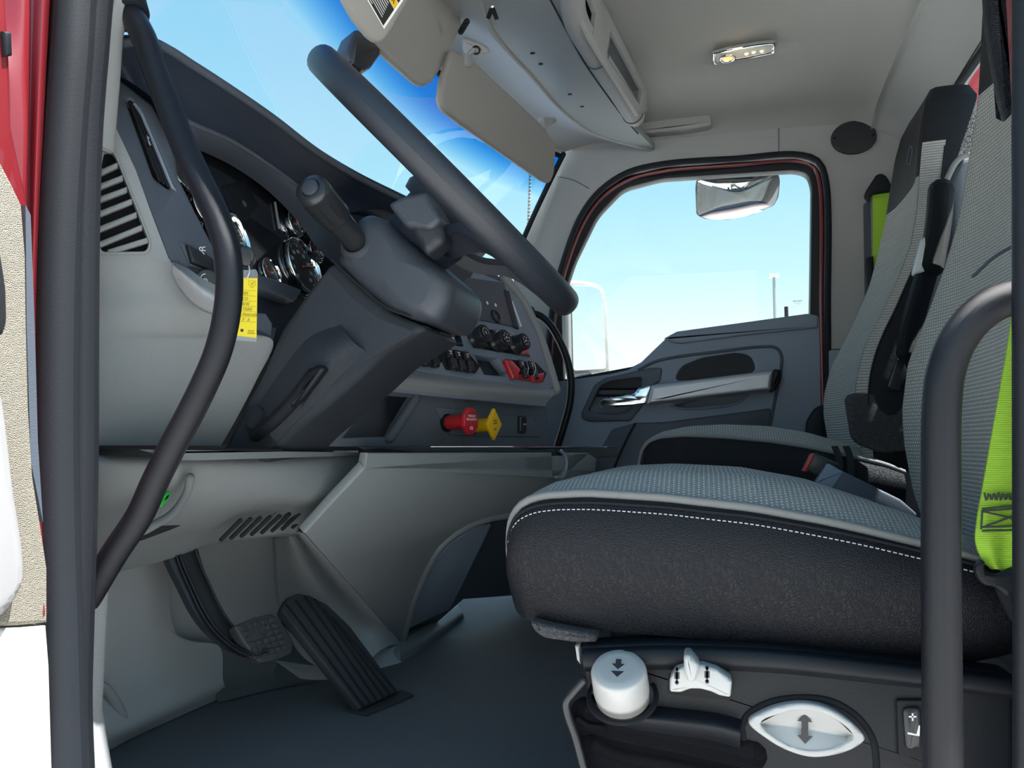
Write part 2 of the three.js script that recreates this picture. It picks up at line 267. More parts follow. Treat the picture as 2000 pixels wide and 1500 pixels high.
{
  const o = thing('overhead_console', 'grey moulded overhead storage console with two open cubbies above the windscreen', 'console');
  const F2 = [Y(1070, 0, 1.475), Y(1125, 80, 1.475), Y(1185, 170, 1.475), Y(1240, 251, 1.475)];
  const mir = p => V(p.x, p.y, 2 * mid - p.z);
  const G2 = F2.filter(p => p.z < mid - .02), line = [...G2.map(mir), ...G2].sort((a, b) => b.z - a.z);
  const r9 = k => { const c = new THREE.CatmullRomCurve3(k, false, 'centripetal'); return Array.from({ length: 9 }, (_, i) => c.getPoint(i / 8)); };
  obj('front_panel', loft([H1.map(p => p.clone().add(V(.004, -.004, 0))), H1.map(p => p.clone().add(V(.02, -.004, 0))), r9(line)], { nu: 48, nv: 10, linV: true, back: V(0, .02, 0) }), M.grey, o);
  obj('groove_lip', tube(H1.map(p => p.clone().add(V(0, -.003, 0))), .006, { n: 60 }), M.trim, o);
  const half = [[1082, -35], [1101, 0], [1128, 48], [1157, 98], [1197, 160], [1240, 228]].map(p => Y(p[0], p[1], 1.478)), hf = half.filter(p => p.z < mid - .02), bar = [...hf.map(mir), ...hf].sort((a, b) => b.z - a.z);
  obj('rail', tube(bar, .029, { n: 60, rs: 20 }), M.trim, o);
  obj('rail_groove', tube([[1050, -45], [1075, 0], [1107, 60], [1140, 120], [1180, 178], [1222, 234], [1246, 261]].map(p => Y(p[0], p[1], 1.468)), .0022, { n: 50, rs: 6 }), M.hole, o);
  for (const [px, py] of [[1166, 112], [1236, 222]]) { const p = Y(px, py, 1.478), d = bar[bar.length - 1].clone().sub(bar[0]).normalize(); obj('seam', orient(new THREE.TorusGeometry(.0305, .0014, 6, 24).rotateX(Math.PI / 2), p, F2[3].clone().sub(F2[1])), M.char, o); }
  // rear face with the cubbies
  const pl = P3(Y(1118, 0, 1.47), Y(1262, 218, 1.47), Y(1168, 0, 1.585)), fl = pl.n.dot(camera.position.clone().sub(pl.o)) < 0 ? PL(pl.o, pl.u.clone().negate(), pl.v) : pl;
  const c1 = [[1108, -36], [1136, -36], [1155, 0], [1164, 24], [1159, 68], [1127, 0]], c2 = [[1194, 58], [1254, 174], [1250, 205], [1187, 114], [1186, 102]];
  obj('rear_face', plate(fl, [[1092, -58], [1150, -58], [1178, 0], [1264, 178], [1264, 216], [1248, 226], [1180, 118], [1154, 75], [1118, 0]], { t: .012, holes: [c1, c2], b: .003 }), M.trim, o);
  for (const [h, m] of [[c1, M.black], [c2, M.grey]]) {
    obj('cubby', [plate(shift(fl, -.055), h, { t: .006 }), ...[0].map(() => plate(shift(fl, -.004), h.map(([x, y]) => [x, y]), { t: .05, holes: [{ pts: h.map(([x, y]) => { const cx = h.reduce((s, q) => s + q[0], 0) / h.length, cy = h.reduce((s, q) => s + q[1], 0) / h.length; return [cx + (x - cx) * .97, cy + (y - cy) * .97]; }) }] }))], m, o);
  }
  obj('end_wing', plate(zP(-2.495), [[1236, 262], [1262, 212], [1266, 185], [1300, 196], [1372, 208], [1386, 218], [1391, 243], [1340, 252]], { t: .05, b: .01, r: .012 }), M.trim, o);
  const sp = PL(V(0, 1.473, 0), V(1, 0, 0), V(0, 0, 1));
  for (const [x, y] of [[1040, 103], [1056, 124], [1113, 183], [1137, 207]]) obj('screw_hole', boxOn(sp, Y(x, y, 1.484), .011, .007, .003), M.hole, o);
}
// rear wall with its window
{
  const w = struct('wall_rear', null, null, 'pale moulded rear cab wall');
  const q = (z, y) => V(.66, y, z), out = [q(-2.6, -.02), q(-.80, -.02), q(-.80, 1.5), q(-2.6, 1.5)], win = [q(-2.24, .93), q(-1.15, .93), q(-1.15, 1.45), q(-2.24, 1.45)];
  obj('panel', plate(xN(.66), out, { t: .03, holes: [{ pts: win, r: .09 }] }), M.trim, w);
  obj('seal', plate(xN(.655), win.map(p => p.clone()), { t: .02, b: .004, r: .09, holes: [{ pts: [q(-2.225, .945), q(-1.165, .945), q(-1.165, 1.435), q(-2.225, 1.435)], r: .08 }] }), M.rubber, w);
  const w2 = struct('window_3', null, null, 'rear cab window'); obj('pane', plate(xN(.675), win, { t: .004, r: .09 }), M.glass, w2);
}
struct('wall_front', [boxAt(-1.09, -1.055, 0, .90, -2.6, -.80)], M.greyPanel, 'firewall behind the dashboard');

// ---------------------------------------------------------------- passenger side wall
const openR = [V(-.53, .02, -2.55), [1058, 1010], [1062, 745], [1082, 570], [1128, 428], [1165, 374], [1220, 337], [1300, 319], [1440, 309], [1555, 301], [1598, 314], [1614, 350], [1617, 700], [1618, 1010], V(.36, .02, -2.55)];
const W = -2.55;
{
  const w = struct('wall_right', null, null, 'pale grey pillar trim round the passenger door');
  obj('pillar_trim', plate(zP(W), [V(-.60, -.02, W), V(-.66, .86, W), [985, 640], [1012, 490], [1072, 352], [1092, 300], [1086, 262], [1240, 240], [1830, 170], V(.66, 1.3, W), V(.66, -.02, W)], { t: .05, b: .012, holes: [{ pts: openR, r: .02 }] }), M.trim, w);
  const sl = zP(W + .001);
  const line = (pts, r = .0016) => tube(pts.map(p => Z(p[0], p[1], W + .0005)), r, { rs: 6 });
  obj('trim_seam', [line([[1521, 232], [1521, 300]]), line([[1090, 345], [1120, 352], [1150, 368]]), line([[1617, 682], [1650, 682]])], M.char, w);
  obj('hook_cover', plate(sl, [[1500, 248], [1517, 246], [1516, 268], [1501, 266]], { t: .004, b: .001, r: .003 }), M.trim, w);
  obj('lower_pillar', plate(zP(W + .012), [[1616, 684], [1720, 680], [1720, 1010], [1616, 1010]], { t: .03, b: .004 }), M.door, w);
  obj('striker_cover', plate(zP(W + .03), [[1572, 862], [1576, 822], [1592, 796], [1614, 788], [1618, 862]], { t: .03, b: .006, r: .012 }), M.black, w, 'black plastic loop cover');
  obj('belt_slot', plate(zP(W + .002), [[1686, 400], [1700, 388], [1704, 620], [1690, 640]], { t: .004 }), M.char, w);
}
{
  const s = thing('pillar_speaker', 'black oval speaker grille on the trim behind the passenger door', 'speaker');
  const pts = a => Array.from({ length: 28 }, (_, i) => { const t = i / 28 * 2 * Math.PI; return [1668 + a * 45 * Math.cos(t), 268 + a * 32 * Math.sin(t) - a * 3 * Math.cos(t)]; });
  obj('rim', plate(zP(W + .012), pts(1), { t: .014, b: .004, holes: [pts(.93)] }), M.blackSatin, s);
  obj('grille', plate(zP(W + .009), pts(.94), { t: .008 }), M.navy, s);
  for (const [x, y] of [[1630, 271], [1706, 264]]) obj('screw', lathe([[0, 0], [.004, 0], [.003, .003], [0, .003]], Z(x, y, W + .009), V(0, 0, 1), 10), M.char, s);
}
// passenger door, seen shut
{
  const d = struct('door_1', null, null, 'charcoal passenger door panel with silver pull bar and chrome latch');
  const zD = -2.60;
  const glassIn = [[1100, 735], [1096, 590], [1122, 510], [1166, 420], [1216, 368], [1290, 348], [1440, 338], [1553, 331], [1578, 338], [1586, 362], [1582, 640], [1400, 770], [1104, 770]];
  const frameOut = [[1040, 760], [1066, 560], [1112, 412], [1152, 358], [1214, 320], [1298, 302], [1440, 292], [1560, 284], [1614, 300], [1634, 345], [1640, 700], [1640, 760]];
  obj('frame', plate(zP(zD - .002), frameOut, { t: .05, b: .006, r: .015, holes: [{ pts: glassIn, r: .03 }] }), M.black, d);
  const ring = [[1072, 760], [1091, 580], [1138, 440], [1176, 386], [1228, 351], [1302, 333], [1440, 322], [1552, 314], [1588, 325], [1600, 354], [1604, 620], [1608, 840]].map(p => Z(p[0], p[1], zD + .004));
  obj('painted_edge', tube(ring, .0065, { n: 80 }), M.red, d, 'red painted door edge');
  const ring2 = [[1066, 760], [1086, 568], [1132, 428], [1170, 375], [1224, 338], [1300, 320], [1440, 310], [1555, 302], [1597, 315], [1612, 351], [1616, 620], [1617, 900]].map(p => Z(p[0], p[1], W + .002));
  obj('door_seal', tube(ring2, .0105, { n: 90 }), M.rubber, d, 'black rubber door seal');
  obj('pane', plate(zP(zD - .045), [[1075, 745], [1085, 560], [1140, 430], [1216, 350], [1300, 335], [1555, 318], [1595, 330], [1598, 624], [1440, 645], [1330, 661], [1296, 682], [1246, 718], [1190, 738]], { t: .004 }), M.glass, d, 'clear side window glass');
  const P = zP(zD);
  obj('panel', plate(P, [V(-.56, .01, zD), [1032, 1010], [1040, 750], [1190, 729], [1225, 721], [1252, 707], [1282, 678], [1300, 661], [1330, 647], [1440, 633], [1580, 612], [1600, 616], [1640, 620], [1642, 1010], V(.41, .01, zD)], { t: .05, b: .008, holes: [{ pts: [[1318, 742], [1332, 716], [1372, 700], [1440, 690], [1466, 696], [1476, 724], [1420, 738]], r: .02 }, { pts: [[1148, 802], [1172, 754], [1192, 745], [1252, 737], [1252, 757], [1228, 800], [1200, 809]], r: .012 }, { pts: [[1316, 791], [1330, 798], [1440, 786], [1464, 766], [1400, 772]], r: .008 }] }), M.door, d);
  const sill = [[1042, 752], [1190, 731], [1225, 723], [1252, 709], [1282, 680], [1300, 664], [1330, 650], [1440, 636], [1580, 615], [1638, 618]].map(p => Z(p[0], p[1], zD - .012));
  const skin = [V(-.56, .01, zD), ...sill, V(.41, .01, zD)];
  obj('pocket_liner', plate(zP(zD - .10), skin.map(p => V(p.x, p.y, zD - .10)), { t: .004 }), M.door, d);
  obj('outer_skin', plate(zP(zD - .11), skin.map(p => V(p.x, p.y, zD - .11)), { t: .006 }), M.red, d, 'red outer door skin');
  obj('sill_cap', loft([sill, sill.map(p => V(p.x, p.y - .004, zD - .116))], { nu: 40, nv: 4, back: V(0, -.006, 0) }), M.rubber, d);
  obj('top_cap', plate(zP(zD + .010), [[1296, 661], [1322, 647], [1440, 631], [1578, 612], [1598, 616], [1598, 640], [1460, 654], [1330, 671], [1310, 668]], { t: .02, b: .006, r: .006 }), M.door, d);
  obj('insert_rim', tube([[1248, 722], [1275, 708], [1310, 699], [1400, 687], [1490, 677], [1515, 679], [1526, 694], [1524, 730], [1514, 780], [1504, 830]].map(p => Z(p[0], p[1], zD + .001)), .005, { n: 60 }), M.char, d);
  obj('pull_bar', pillow(zP(-2.535), [[1271, 752], [1340, 743], [1420, 733], [1513, 722], [1506, 763], [1400, 775], [1262, 791]], { t: .045, b: .014, r: .004, n: 100 }), M.silver, d, 'satin silver pull bar');
  obj('bar_end', plate(zP(-2.54), [[1512, 720], [1527, 722], [1526, 742], [1516, 762], [1504, 766]], { t: .05, b: .008, r: .006 }), M.black, d);
  obj('latch_bezel', plate(zP(zD + .008), [[1134, 808], [1160, 752], [1180, 738], [1272, 718], [1294, 718], [1290, 744], [1270, 756], [1256, 792], [1232, 822], [1152, 824], [1136, 818]], { t: .016, b: .005, r: .01, holes: [{ pts: [[1148, 803], [1172, 754], [1192, 745], [1254, 737], [1252, 757], [1228, 802], [1200, 809]], r: .012 }] }), M.char, d);
  obj('latch_handle', plate(zP(-2.565), [[1170, 788], [1176, 778], [1192, 776], [1236, 769], [1246, 758], [1272, 752], [1262, 789], [1236, 793], [1174, 798]], { t: .018, b: .006, r: .006 }), M.chrome, d, 'chrome latch handle');
  obj('leather_panel', plate(zP(zD + .006), [[1195, 838], [1240, 826], [1300, 824], [1506, 797], [1500, 1010], [1120, 1010], [1160, 900]], { t: .02, b: .006, r: .01 }), M.char, d, 'black padded lower panel');
  obj('stitched_seam', tube([[1240, 828], [1222, 862], [1190, 935]].map(p => Z(p[0], p[1], zD + .008)), .004), M.black, d);
  obj('pull_pocket_rim', tube([[1310, 793], [1330, 798], [1440, 787], [1464, 766]].map(p => Z(p[0], p[1], zD + .002)), .004), M.door, d);
  const gm = canvasMat(256, 160, (x, w, h) => { x.clearRect(0, 0, w, h); x.fillStyle = 'rgba(40,80,110,.85)'; x.translate(w, 0); x.scale(-1, 1); x.font = 'bold 44px sans-serif'; x.fillText('PACCAR', 30, 44); x.font = '18px sans-serif'; x.fillText('TEMPERED AS-2', 50, 76); x.fillText('DOT  M', 60, 104); x.fillText('43R', 150, 128); }, { alpha: true });
  obj('glass_print', print(zP(zD - .044), Z(1556, 594, zD - .044), .042, .030, .002), gm, d, 'small maker print on the glass');
}
// door-side things outside
{
  const m = thing('side_mirror', 'tall pale framed side mirror outside the passenger window', 'mirror');
  const pl = PL(Z(1150, 640, -3.0), V(.66, 0, -.75), V(0, 1, 0));
  const o = [[1107, 548], [1130, 546], [1165, 552], [1180, 562], [1188, 600], [1193, 728], [1120, 733], [1108, 730]], i = [[1116, 558], [1160, 560], [1173, 568], [1178, 600], [1184, 720], [1120, 724]];
  obj('housing', plate(pl, o, { t: .06, b: .012, r: .02 }), M.trim, m);
  obj('glass', plate(pl, i, { t: .004, off: .003, r: .015 }), M.mirror, m, 'mirror glass');
  obj('mount', plate(shift(pl, -.02), [[1094, 590], [1116, 585], [1118, 728], [1096, 730]], { t: .04, b: .006 }), M.char, m);
  obj('arm', tube([V(-.50, .62, -2.62), Z(1120, 740, -2.9), Z(1150, 732, -3.0)], .012), M.black, m);
}
{
  const m = thing('lookdown_mirror', 'wide chrome convex mirror hung above the passenger window', 'mirror');
  const c = Z(1438, 385, -2.86), s = 2.78 / 1502, rowsF = [], rowsB = [];
  const ol = [[1358, 368], [1360, 352], [1390, 345], [1440, 342], [1500, 335], [1520, 338], [1524, 352], [1521, 385], [1512, 402], [1470, 420], [1420, 430], [1375, 428], [1360, 420]];
  const pl = PL(c, V(1, .02, .0), V(.0, 1, .62));
  const faceUp = pl;
  const g = plate(faceUp, ol, { t: .012, b: .004, r: .01 });
  obj('rim', g, M.char, m);
  // convex glass: a bulged sheet inside the outline
  const inner = smoothed(ol.map(p => flat(pl, on(pl, p[0], p[1]))), 4), cx = inner.reduce((a, p) => a + p.x, 0) / inner.length, cy = inner.reduce((a, p) => a + p.y, 0) / inner.length, grid = [];
  for (let k = 0; k <= 8; k++) { const f = k / 8 * .955; grid.push([...inner, inner[0]].map(p => V(cx + (p.x - cx) * f, cy + (p.y - cy) * f, .001 + .016 * (1 - f * f)).applyMatrix4(pl.m))); }
  obj('glass', sheet(grid, { flip: true }), M.mirror, m, 'bulged mirror glass');
  obj('bracket', [plate(zP(-2.80), [[1405, 345], [1415, 333], [1480, 328], [1485, 340], [1470, 350], [1400, 352]], { t: .03, b: .006 }), tube([Z(1430, 340, -2.80), Z(1430, 318, -2.68)], .012)], M.black, m);
}
{
  const l = thing('light_pole', 'tall thin lamp post standing far off in the lot', 'lamp post');
  const p = Z(1513, 600, -70);
  obj('post', [cyl(V(p.x, -1.2, p.z), V(p.x, Z(1513, 541, -70).y, p.z), .16, .12, 12)], M.steel, l);
  obj('lamp_head', [box(.9, .25, .5, .05).translate(p.x, Z(1512, 539, -70).y, p.z)], M.cream, l);
}
solo('marker_stub', [cyl(V(Z(1535.5, 625, -6).x, -1.2, -6), Z(1535.5, 599, -6), .014, .014, 10)], M.rubber, 'thin dark post showing just above the passenger window sill', 'post');
{
  const pts = []; for (let i = 0; i <= 160; i++) { const t = i / 160, p = Z(1036 - t * 4, 335 + t * 105, -2.95), a = t * Math.PI * 2 * 15; pts.push(p.add(V(Math.cos(a) * .004, Math.sin(a) * .001, Math.sin(a) * .004))); }
  const a = solo('aerial', [tube(pts, .0035, { n: 400, rs: 7 }), cyl(Z(1036, 330, -2.95), Z(1031, 470, -2.95), .004), cyl(Z(1031, 470, -2.95), V(Z(1031, 470, -2.95).x, -1.2, -2.95), .005, .012)], M.steel, 'pale coiled whip aerial standing outside the windscreen', 'aerial');
}
{ // red lorry parked behind, glimpsed through the rear window
  const t = thing('parked_lorry', 'bright red lorry parked behind, seen through the rear window', 'lorry');
  const c0 = V(2.6, 0, -7.0);
  const b = (x0, x1, y0, y1, z0, z1, r = .08) => boxAt(c0.x + x0, c0.x + x1, y0, y1, c0.z + z0, c0.z + z1, r);
  obj('cab', [b(-1.1, 1.5, -.4, 1.3, -1.1, 1.1, .15), b(-.4, 1.5, 1.2, 2.9, -1.05, 1.05, .2)], M.navyTruck, t);
  obj('sleeper_roof', [b(-.9, 1.6, 2.6, 3.9, -1.05, 1.05, .3)], M.navyTruck, t);
  obj('windscreen', [b(-.43, -.39, 1.5, 2.5, -.9, .9, .02)], M.gloss, t);
  obj('side_window', [b(-.2, .6, 1.5, 2.4, 1.03, 1.07, .02)], M.gloss, t);
  obj('bumper', [b(-1.3, -1.05, -.9, -.4, -1.15, 1.15, .06)], M.chrome, t);
  for (const [x, z] of [[-.3, 1], [-.3, -1], [2.4, 1], [2.4, -1]]) obj('wheel', [orient(new THREE.CylinderGeometry(.52, .52, .3, 24), V(c0.x + x, -.68, c0.z + z), V(0, 0, 1))], M.rubber, t);
  obj('chassis', [b(1.3, 4.2, -.7, -.35, -.45, .45)], M.black, t);
  obj('exhaust_stack', [cyl(V(c0.x + 1.75, -.3, c0.z + .9), V(c0.x + 1.75, 3.6, c0.z + .9), .09)], M.chrome, t);
}
// ---------------------------------------------------------------- driver's side wall, seal, open door
{
  const w = struct('wall_left', null, null, 'red painted door opening on the driver side');
  const q = (x, y) => V(x, y, -.80), fr = [[158, -60], [150, 150], [140, 300], [128, 600], [124, 900], [124, 1150], [126, 1300], [128, 1520]].map(p => Z(p[0], p[1], -.80));
  const hole = [q(.30, 1.48), q(-.40, 1.48), ...fr, q(-.62, -.06), q(.30, -.06)];
  obj('side_panel', plate(zP(-.80), [q(-1.09, -.25), q(.69, -.25), q(.69, 1.58), q(-1.09, 1.58)], { t: .03, holes: [hole] }), M.red, w, 'red cab side');
  const col = [[-40, 12, 20, 8, 0, -5, -10, -10], [40, 46, 52, 46, 44, 40, 40, 40], [66, 62, 58, 56, 54, 58, 66, 74], [88, 80, 74, 68, 64, 66, 76, 86], [116, 108, 98, 86, 78, 76, 84, 96]], zz = [-.685, -.70, -.712, -.708, -.785], ys = [-60, 100, 250, 420, 600, 800, 1000, 1200];
  obj('painted_jamb', loft(col.map((c, k) => ys.map((y, i) => Z(c[i], y, zz[k]))), { nu: 40, nv: 30, back: V(-.03, 0, 0) }), M.red, w, 'glossy red painted door jamb');
  obj('pillar_trim', plate(zP(-.81), [[232, -40], [212, 55], [206, 140], [194, 282], [186, 286], [160, 280], [170, -40]], { t: .03, b: .006 }), M.trim, w);
  obj('sill_trim', plate(zP(-.81), [[182, 1150], [174, 1280], [168, 1400], [176, 1450], [188, 1520], [100, 1520], [110, 1150]], { t: .03, b: .006 }), M.greyPanel, w);
  const sl = (pts, z, r, sx) => { const c = new THREE.CatmullRomCurve3(pts.map(p => Z(p[0], p[1], z)), false, 'centripetal'), n = 40, k = 14, g = []; for (let i = 0; i <= n; i++) { const p = c.getPoint(i / n); g.push(Array.from({ length: k + 1 }, (_, j) => { const a = j / k * 2 * Math.PI; return V(p.x + Math.cos(a) * r * sx, p.y, p.z + Math.sin(a) * r); })); } return sheet(g); };
  obj('outer_seal', sl([[330, -620], [215, -330], [152, -60], [140, 100], [128, 250], [118, 420], [112, 600], [110, 900], [114, 1100], [120, 1300], [122, 1400], [126, 1520]], -.75, .024, 1.0), M.rubber, w, 'black rubber door seal lip');
  obj('inner_seal', sl([[370, -620], [258, -330], [196, -60], [180, 100], [168, 250], [162, 420], [160, 600], [158, 900], [154, 1080], [148, 1250], [145, 1380], [150, 1520]], -.785, .020, .95), M.black, w, 'inner black rubber seal');
  obj('rear_seal', sl([[2006, -60], [2006, 400], [2008, 900], [2010, 1520]], -.765, .012, 1), M.black, w);
}
{
  const d = struct('door_2', null, null, 'open driver door with beige grained panel and red edge');
  const xs = -.722, PLn = PL(Z(90, 800, -.70), V(.10, 0, -1), V(0, 1, 0));
  const up_ = [[-120, 60], [0, 312], [25, 360], [44, 400], [52, 500], [54, 640], [58, 800], [66, 930], [82, 1030], [94, 1110], [94, 1216], [36, 1222], [-120, 1228]];
  obj('upper_panel', plate(PLn, up_, { t: .03, b: .004 }), M.beige, d, 'grained beige upper door panel, darkened in place of shade');  // beige kept dark so the upper panel looks shaded
  obj('lower_panel', plate(shift(PLn, .002), [[-120, 1232], [44, 1226], [92, 1222], [98, 1300], [104, 1520], [-120, 1520]], { t: .03, b: .004 }), M.cream, d, 'smooth off-white lower door panel, paled in place of sunlight');  // off-white kept pale so the lower panel looks sunlit
  obj('armrest', plate(shift(PLn, .02), [[-120, 690], [0, 720], [18, 800], [36, 960], [55, 1080], [56, 1140], [30, 1185], [0, 1215], [-120, 1280]], { t: .03, b: .012, r: .02 }), M.doorGrey, d, 'grey door armrest');
  obj('door_edge', plate(shift(PLn, -.012), [[-60, -60], [8, -60], [20, 120], [24, 250], [60, 420], [70, 700], [76, 900], [90, 1100], [60, 1100], [-60, 700]], { t: .03, b: .004 }), M.red, d, 'red painted door edge');
  obj('edge_gasket', plate(shift(PLn, -.004), [[50, 400], [60, 420], [68, 640], [74, 860], [84, 1020], [60, 900], [52, 640]], { t: .01 }), M.char, d);
  obj('latch_pull', plate(shift(PLn, .012), [[-80, 440], [0, 460], [16, 560], [18, 630], [8, 660], [-80, 640]], { t: .02, b: .006, r: .01 }), M.blackSatin, d);
  obj('hinge', plate(shift(PLn, -.006), [[8, 60], [24, 62], [26, 108], [12, 110]], { t: .02, b: .003 }), M.black, d);
}

// ---------------------------------------------------------------- dashboard
// the centre of the dash is turned towards the driver: plane CV upright, CS leaning forward at the top
const cu = V(.335, 0, -.942), cn = V(.942, 0, .335);
const CO = Z(1078, 755, -2.0);
const dashboard = thing('dashboard', 'two-tone grey lorry dashboard with charcoal instrument hood and angled centre stack', 'dashboard');
const CS = PL(CO, cu, V(0, 1, 0).addScaledVector(cn, -.32));
const CV = PL(CO, cu, V(0, 1, 0));
const GP = P3(Z(195, 492, -.862), Z(290, 490, -.905), Z(205, 295, -.857));      // left end, vent grille
const HP = P3(Z(328, 506, -.926), Z(470, 548, -1.03), Z(207, 214, -.868));      // charcoal panel with the air vent
const KP = PL(Z(480, 470, -1.155), V(.02, 0, -1), V(-.30, 1, 0));               // instrument face
{
  const d = dashboard;
  obj('inner_core', [boxAt(-1.05, -.83, .50, .90, -2.30, -.92)], M.black, d);
  // upper pad
  const crest = [[190, 104], [215, 84], [255, 72], [304, 75], [370, 113], [437, 157], [525, 217], [612, 283], [700, 337], [785, 379], [870, 420], [960, 470]].map(p => Y(p[0], p[1], 1.05));
  const brow = [[190, 112], [214, 140], [255, 160], [310, 200], [385, 246], [450, 274], [520, 318], [590, 370], [660, 428], [730, 480], [820, 520], [930, 545]].map((p, i) => X(p[0], p[1], i < 3 ? -.77 : i < 9 ? -.735 : -.69));
  const fore = crest.map(p => V(-1.01, .92, p.z - .02));
  const rim = crest.map((p, i) => p.clone().lerp(brow[i], .10).add(V(.006, -.002, 0)));
  obj('upper_pad', loft([fore, crest.map(p => p.clone().add(V(-.06, .0, 0))), crest, rim, crest.map((p, i) => p.clone().lerp(brow[i], .5).add(V(-.012, 0, 0))), brow], { nu: 60, nv: 40 }), M.navy, d, 'dark upper dash pad');
  obj('pad_lip', tube(rim, .0065, { n: 90 }), M.char, d);
  // passenger half of the dash, mostly hidden by the centre stack
  obj('passenger_pad', loft([[V(-1.01, .92, -1.45), V(-1.0, .92, -2.0), V(-.8, .92, -2.34)], [V(-.62, .98, -1.45), V(-.56, .98, -2.0), V(-.55, .96, -2.34)], [V(-.60, .86, -1.45), V(-.53, .86, -2.0), V(-.55, .84, -2.34)], [V(-.64, .55, -1.5), V(-.60, .5, -2.05), V(-.62, .5, -2.34)]], { nu: 16, nv: 24 }), M.navy, d);
  // instrument hood band and face
  const inner = [[344, 292], [372, 288], [405, 300], [460, 328], [520, 370], [580, 430], [628, 494], [690, 540]].map(p => on(KP, p[0], p[1], .012));
  const outer = [[330, 240], [352, 232], [385, 246], [450, 274], [520, 318], [590, 370], [660, 428], [730, 480]].map((p, i) => X(p[0], p[1], -.735));
  obj('hood_band', loft([outer, outer.map((p, i) => p.clone().lerp(inner[i], .3).add(V(.012, 0, 0))), inner], { nu: 40, nv: 12 }), M.char, d);
  obj('hood_edge', tube(outer, .004, { n: 50 }), M.char, d);
  obj('instrument_face', plate(KP, [[330, 262], [372, 282], [405, 298], [460, 326], [520, 368], [580, 428], [640, 500], [720, 560], [600, 582], [545, 556], [478, 528], [440, 520], [380, 430], [345, 330]], { t: .02 }), M.gloss, d, 'glossy black instrument face');
  obj('face_sill', plate(shift(KP, .014), [[430, 520], [478, 526], [545, 548], [590, 566], [576, 588], [520, 566], [470, 545]], { t: .03, b: .003 }), M.char, d);
  obj('under_sill', plate(shift(KP, -.01), [[430, 535], [600, 575], [560, 690], [500, 690], [420, 640]], { t: .02 }), M.navy, d);
  // gauges
  const dial = (n0, step, cnt, red) => canvasMat(256, 256, (x, w) => {
    x.fillStyle = '#2a2e30'; x.fillRect(0, 0, w, w); x.translate(128, 128); x.fillStyle = x.strokeStyle = '#d8dcdc'; x.font = 'bold 24px sans-serif'; x.textAlign = 'center'; x.textBaseline = 'middle';
    for (let k = 0; k <= cnt * 5; k++) { const a = (225 - k / (cnt * 5) * 270) * R, r0 = k % 5 ? 108 : 98; x.lineWidth = k % 5 ? 2 : 5; x.beginPath(); x.moveTo(Math.cos(a) * r0, -Math.sin(a) * r0); x.lineTo(Math.cos(a) * 118, -Math.sin(a) * 118); x.stroke(); if (k % 5 === 0) x.fillText(String(n0 + k / 5 * step), Math.cos(a) * 76, -Math.sin(a) * 76); }
  });
  const dS = dial(0, 10, 8), dT = dial(0, 5, 6), dM = dial(0, 50, 4);
  const gauge = (px, py, r, m, ang) => {
    const p = on(KP, px, py, .001), g = new THREE.Group(); 
    const ring = obj('gauge', lathe([[r, 0], [r * 1.06, .004], [r * 1.05, .010], [r * .99, .012], [r * .95, .004], [r * .93, .001]], p, KP.n, 40), M.chrome, d, 'round gauge with a chrome ring');
    const disc = new THREE.CircleGeometry(r * .97, 36); disc.translate(0, 0, .002); obj('dial', clean(disc.applyMatrix4(new THREE.Matrix4().makeBasis(KP.u, KP.v, KP.n).setPosition(p))), m, ring, 'dark dial with pale figures');
    const a = ang * R, tip = p.clone().addScaledVector(KP.n, .005).addScaledVector(KP.u, Math.cos(a) * r * .8).addScaledVector(KP.v, Math.sin(a) * r * .8);
    obj('needle', [tube([p.clone().addScaledVector(KP.n, .005), tip], r * .028, { rs: 6 }), lathe([[0, 0], [r * .05, 0], [r * .05, .003], [0, .004]], p.clone().addScaledVector(KP.n, .003), KP.n, 12)], M.redPl, ring, 'red needle');
  };
  gauge(588, 522, .056, dS, 14); gauge(437, 462, .056, dT, 200); gauge(570, 440, .026, dM, 60); gauge(610, 494, .024, dM, 80); gauge(522, 536, .027, dM, 120); gauge(350, 338, .030, dM, 30); gauge(396, 408, .034, dT, 220);
  const sc = plate(shift(KP, .002), [[436, 362], [478, 352], [505, 400], [482, 432], [452, 420]], { t: .003, b: .001 }); obj('trip_screen', sc, M.black, d, 'unlit trip display');
  obj('reset_stem', tube([on(KP, 537, 396, .004), on(KP, 545, 445, .004)], .0025), M.silver, d);
  obj('screen_print', [print(KP, on(KP, 474, 398), .02, .02, .0035)], canvasMat(64, 64, (x) => { x.clearRect(0, 0, 64, 64); x.strokeStyle = 'rgba(190,200,205,.7)'; x.lineWidth = 3; x.beginPath(); x.arc(32, 36, 16, 0, 7); x.stroke(); x.beginPath(); x.arc(32, 36, 6, 0, 7); x.stroke(); }, { alpha: true }), d);
  // charcoal panel with upright vent
  const vent = [[246, 192], [262, 200], [277, 222], [336, 362], [332, 370], [302, 347]];
  obj('driver_panel', plate(HP, [[196, 118], [232, 150], [300, 205], [342, 290], [350, 345], [382, 410], [418, 480], [482, 532], [500, 560], [440, 562], [390, 534], [352, 512], [331, 513], [300, 430], [262, 335], [207, 222]], { t: .02, b: .006, holes: [{ pts: vent, r: .006 }] }), M.char, d, 'charcoal dash panel');
  const v = obj('air_vent', plate(shift(HP, -.016), vent.map(([x, y]) => [x, y]), { t: .004 }), M.hole, d, 'tall black air vent');
  for (const k of [.3, .55, .8]) obj('vane', tube([on(HP, 246 + k * 26, 194 + k * 14, -.004), on(HP, 302 + k * 32, 347 + k * 20, -.004)], .0028, { rs: 6 }), M.black, v);
  obj('thumb_tab', plate(HP, [[286, 262], [292, 262], [297, 285], [291, 286]], { t: .008, b: .002, off: .004 }), M.chrome, v, 'small bright thumb tab');
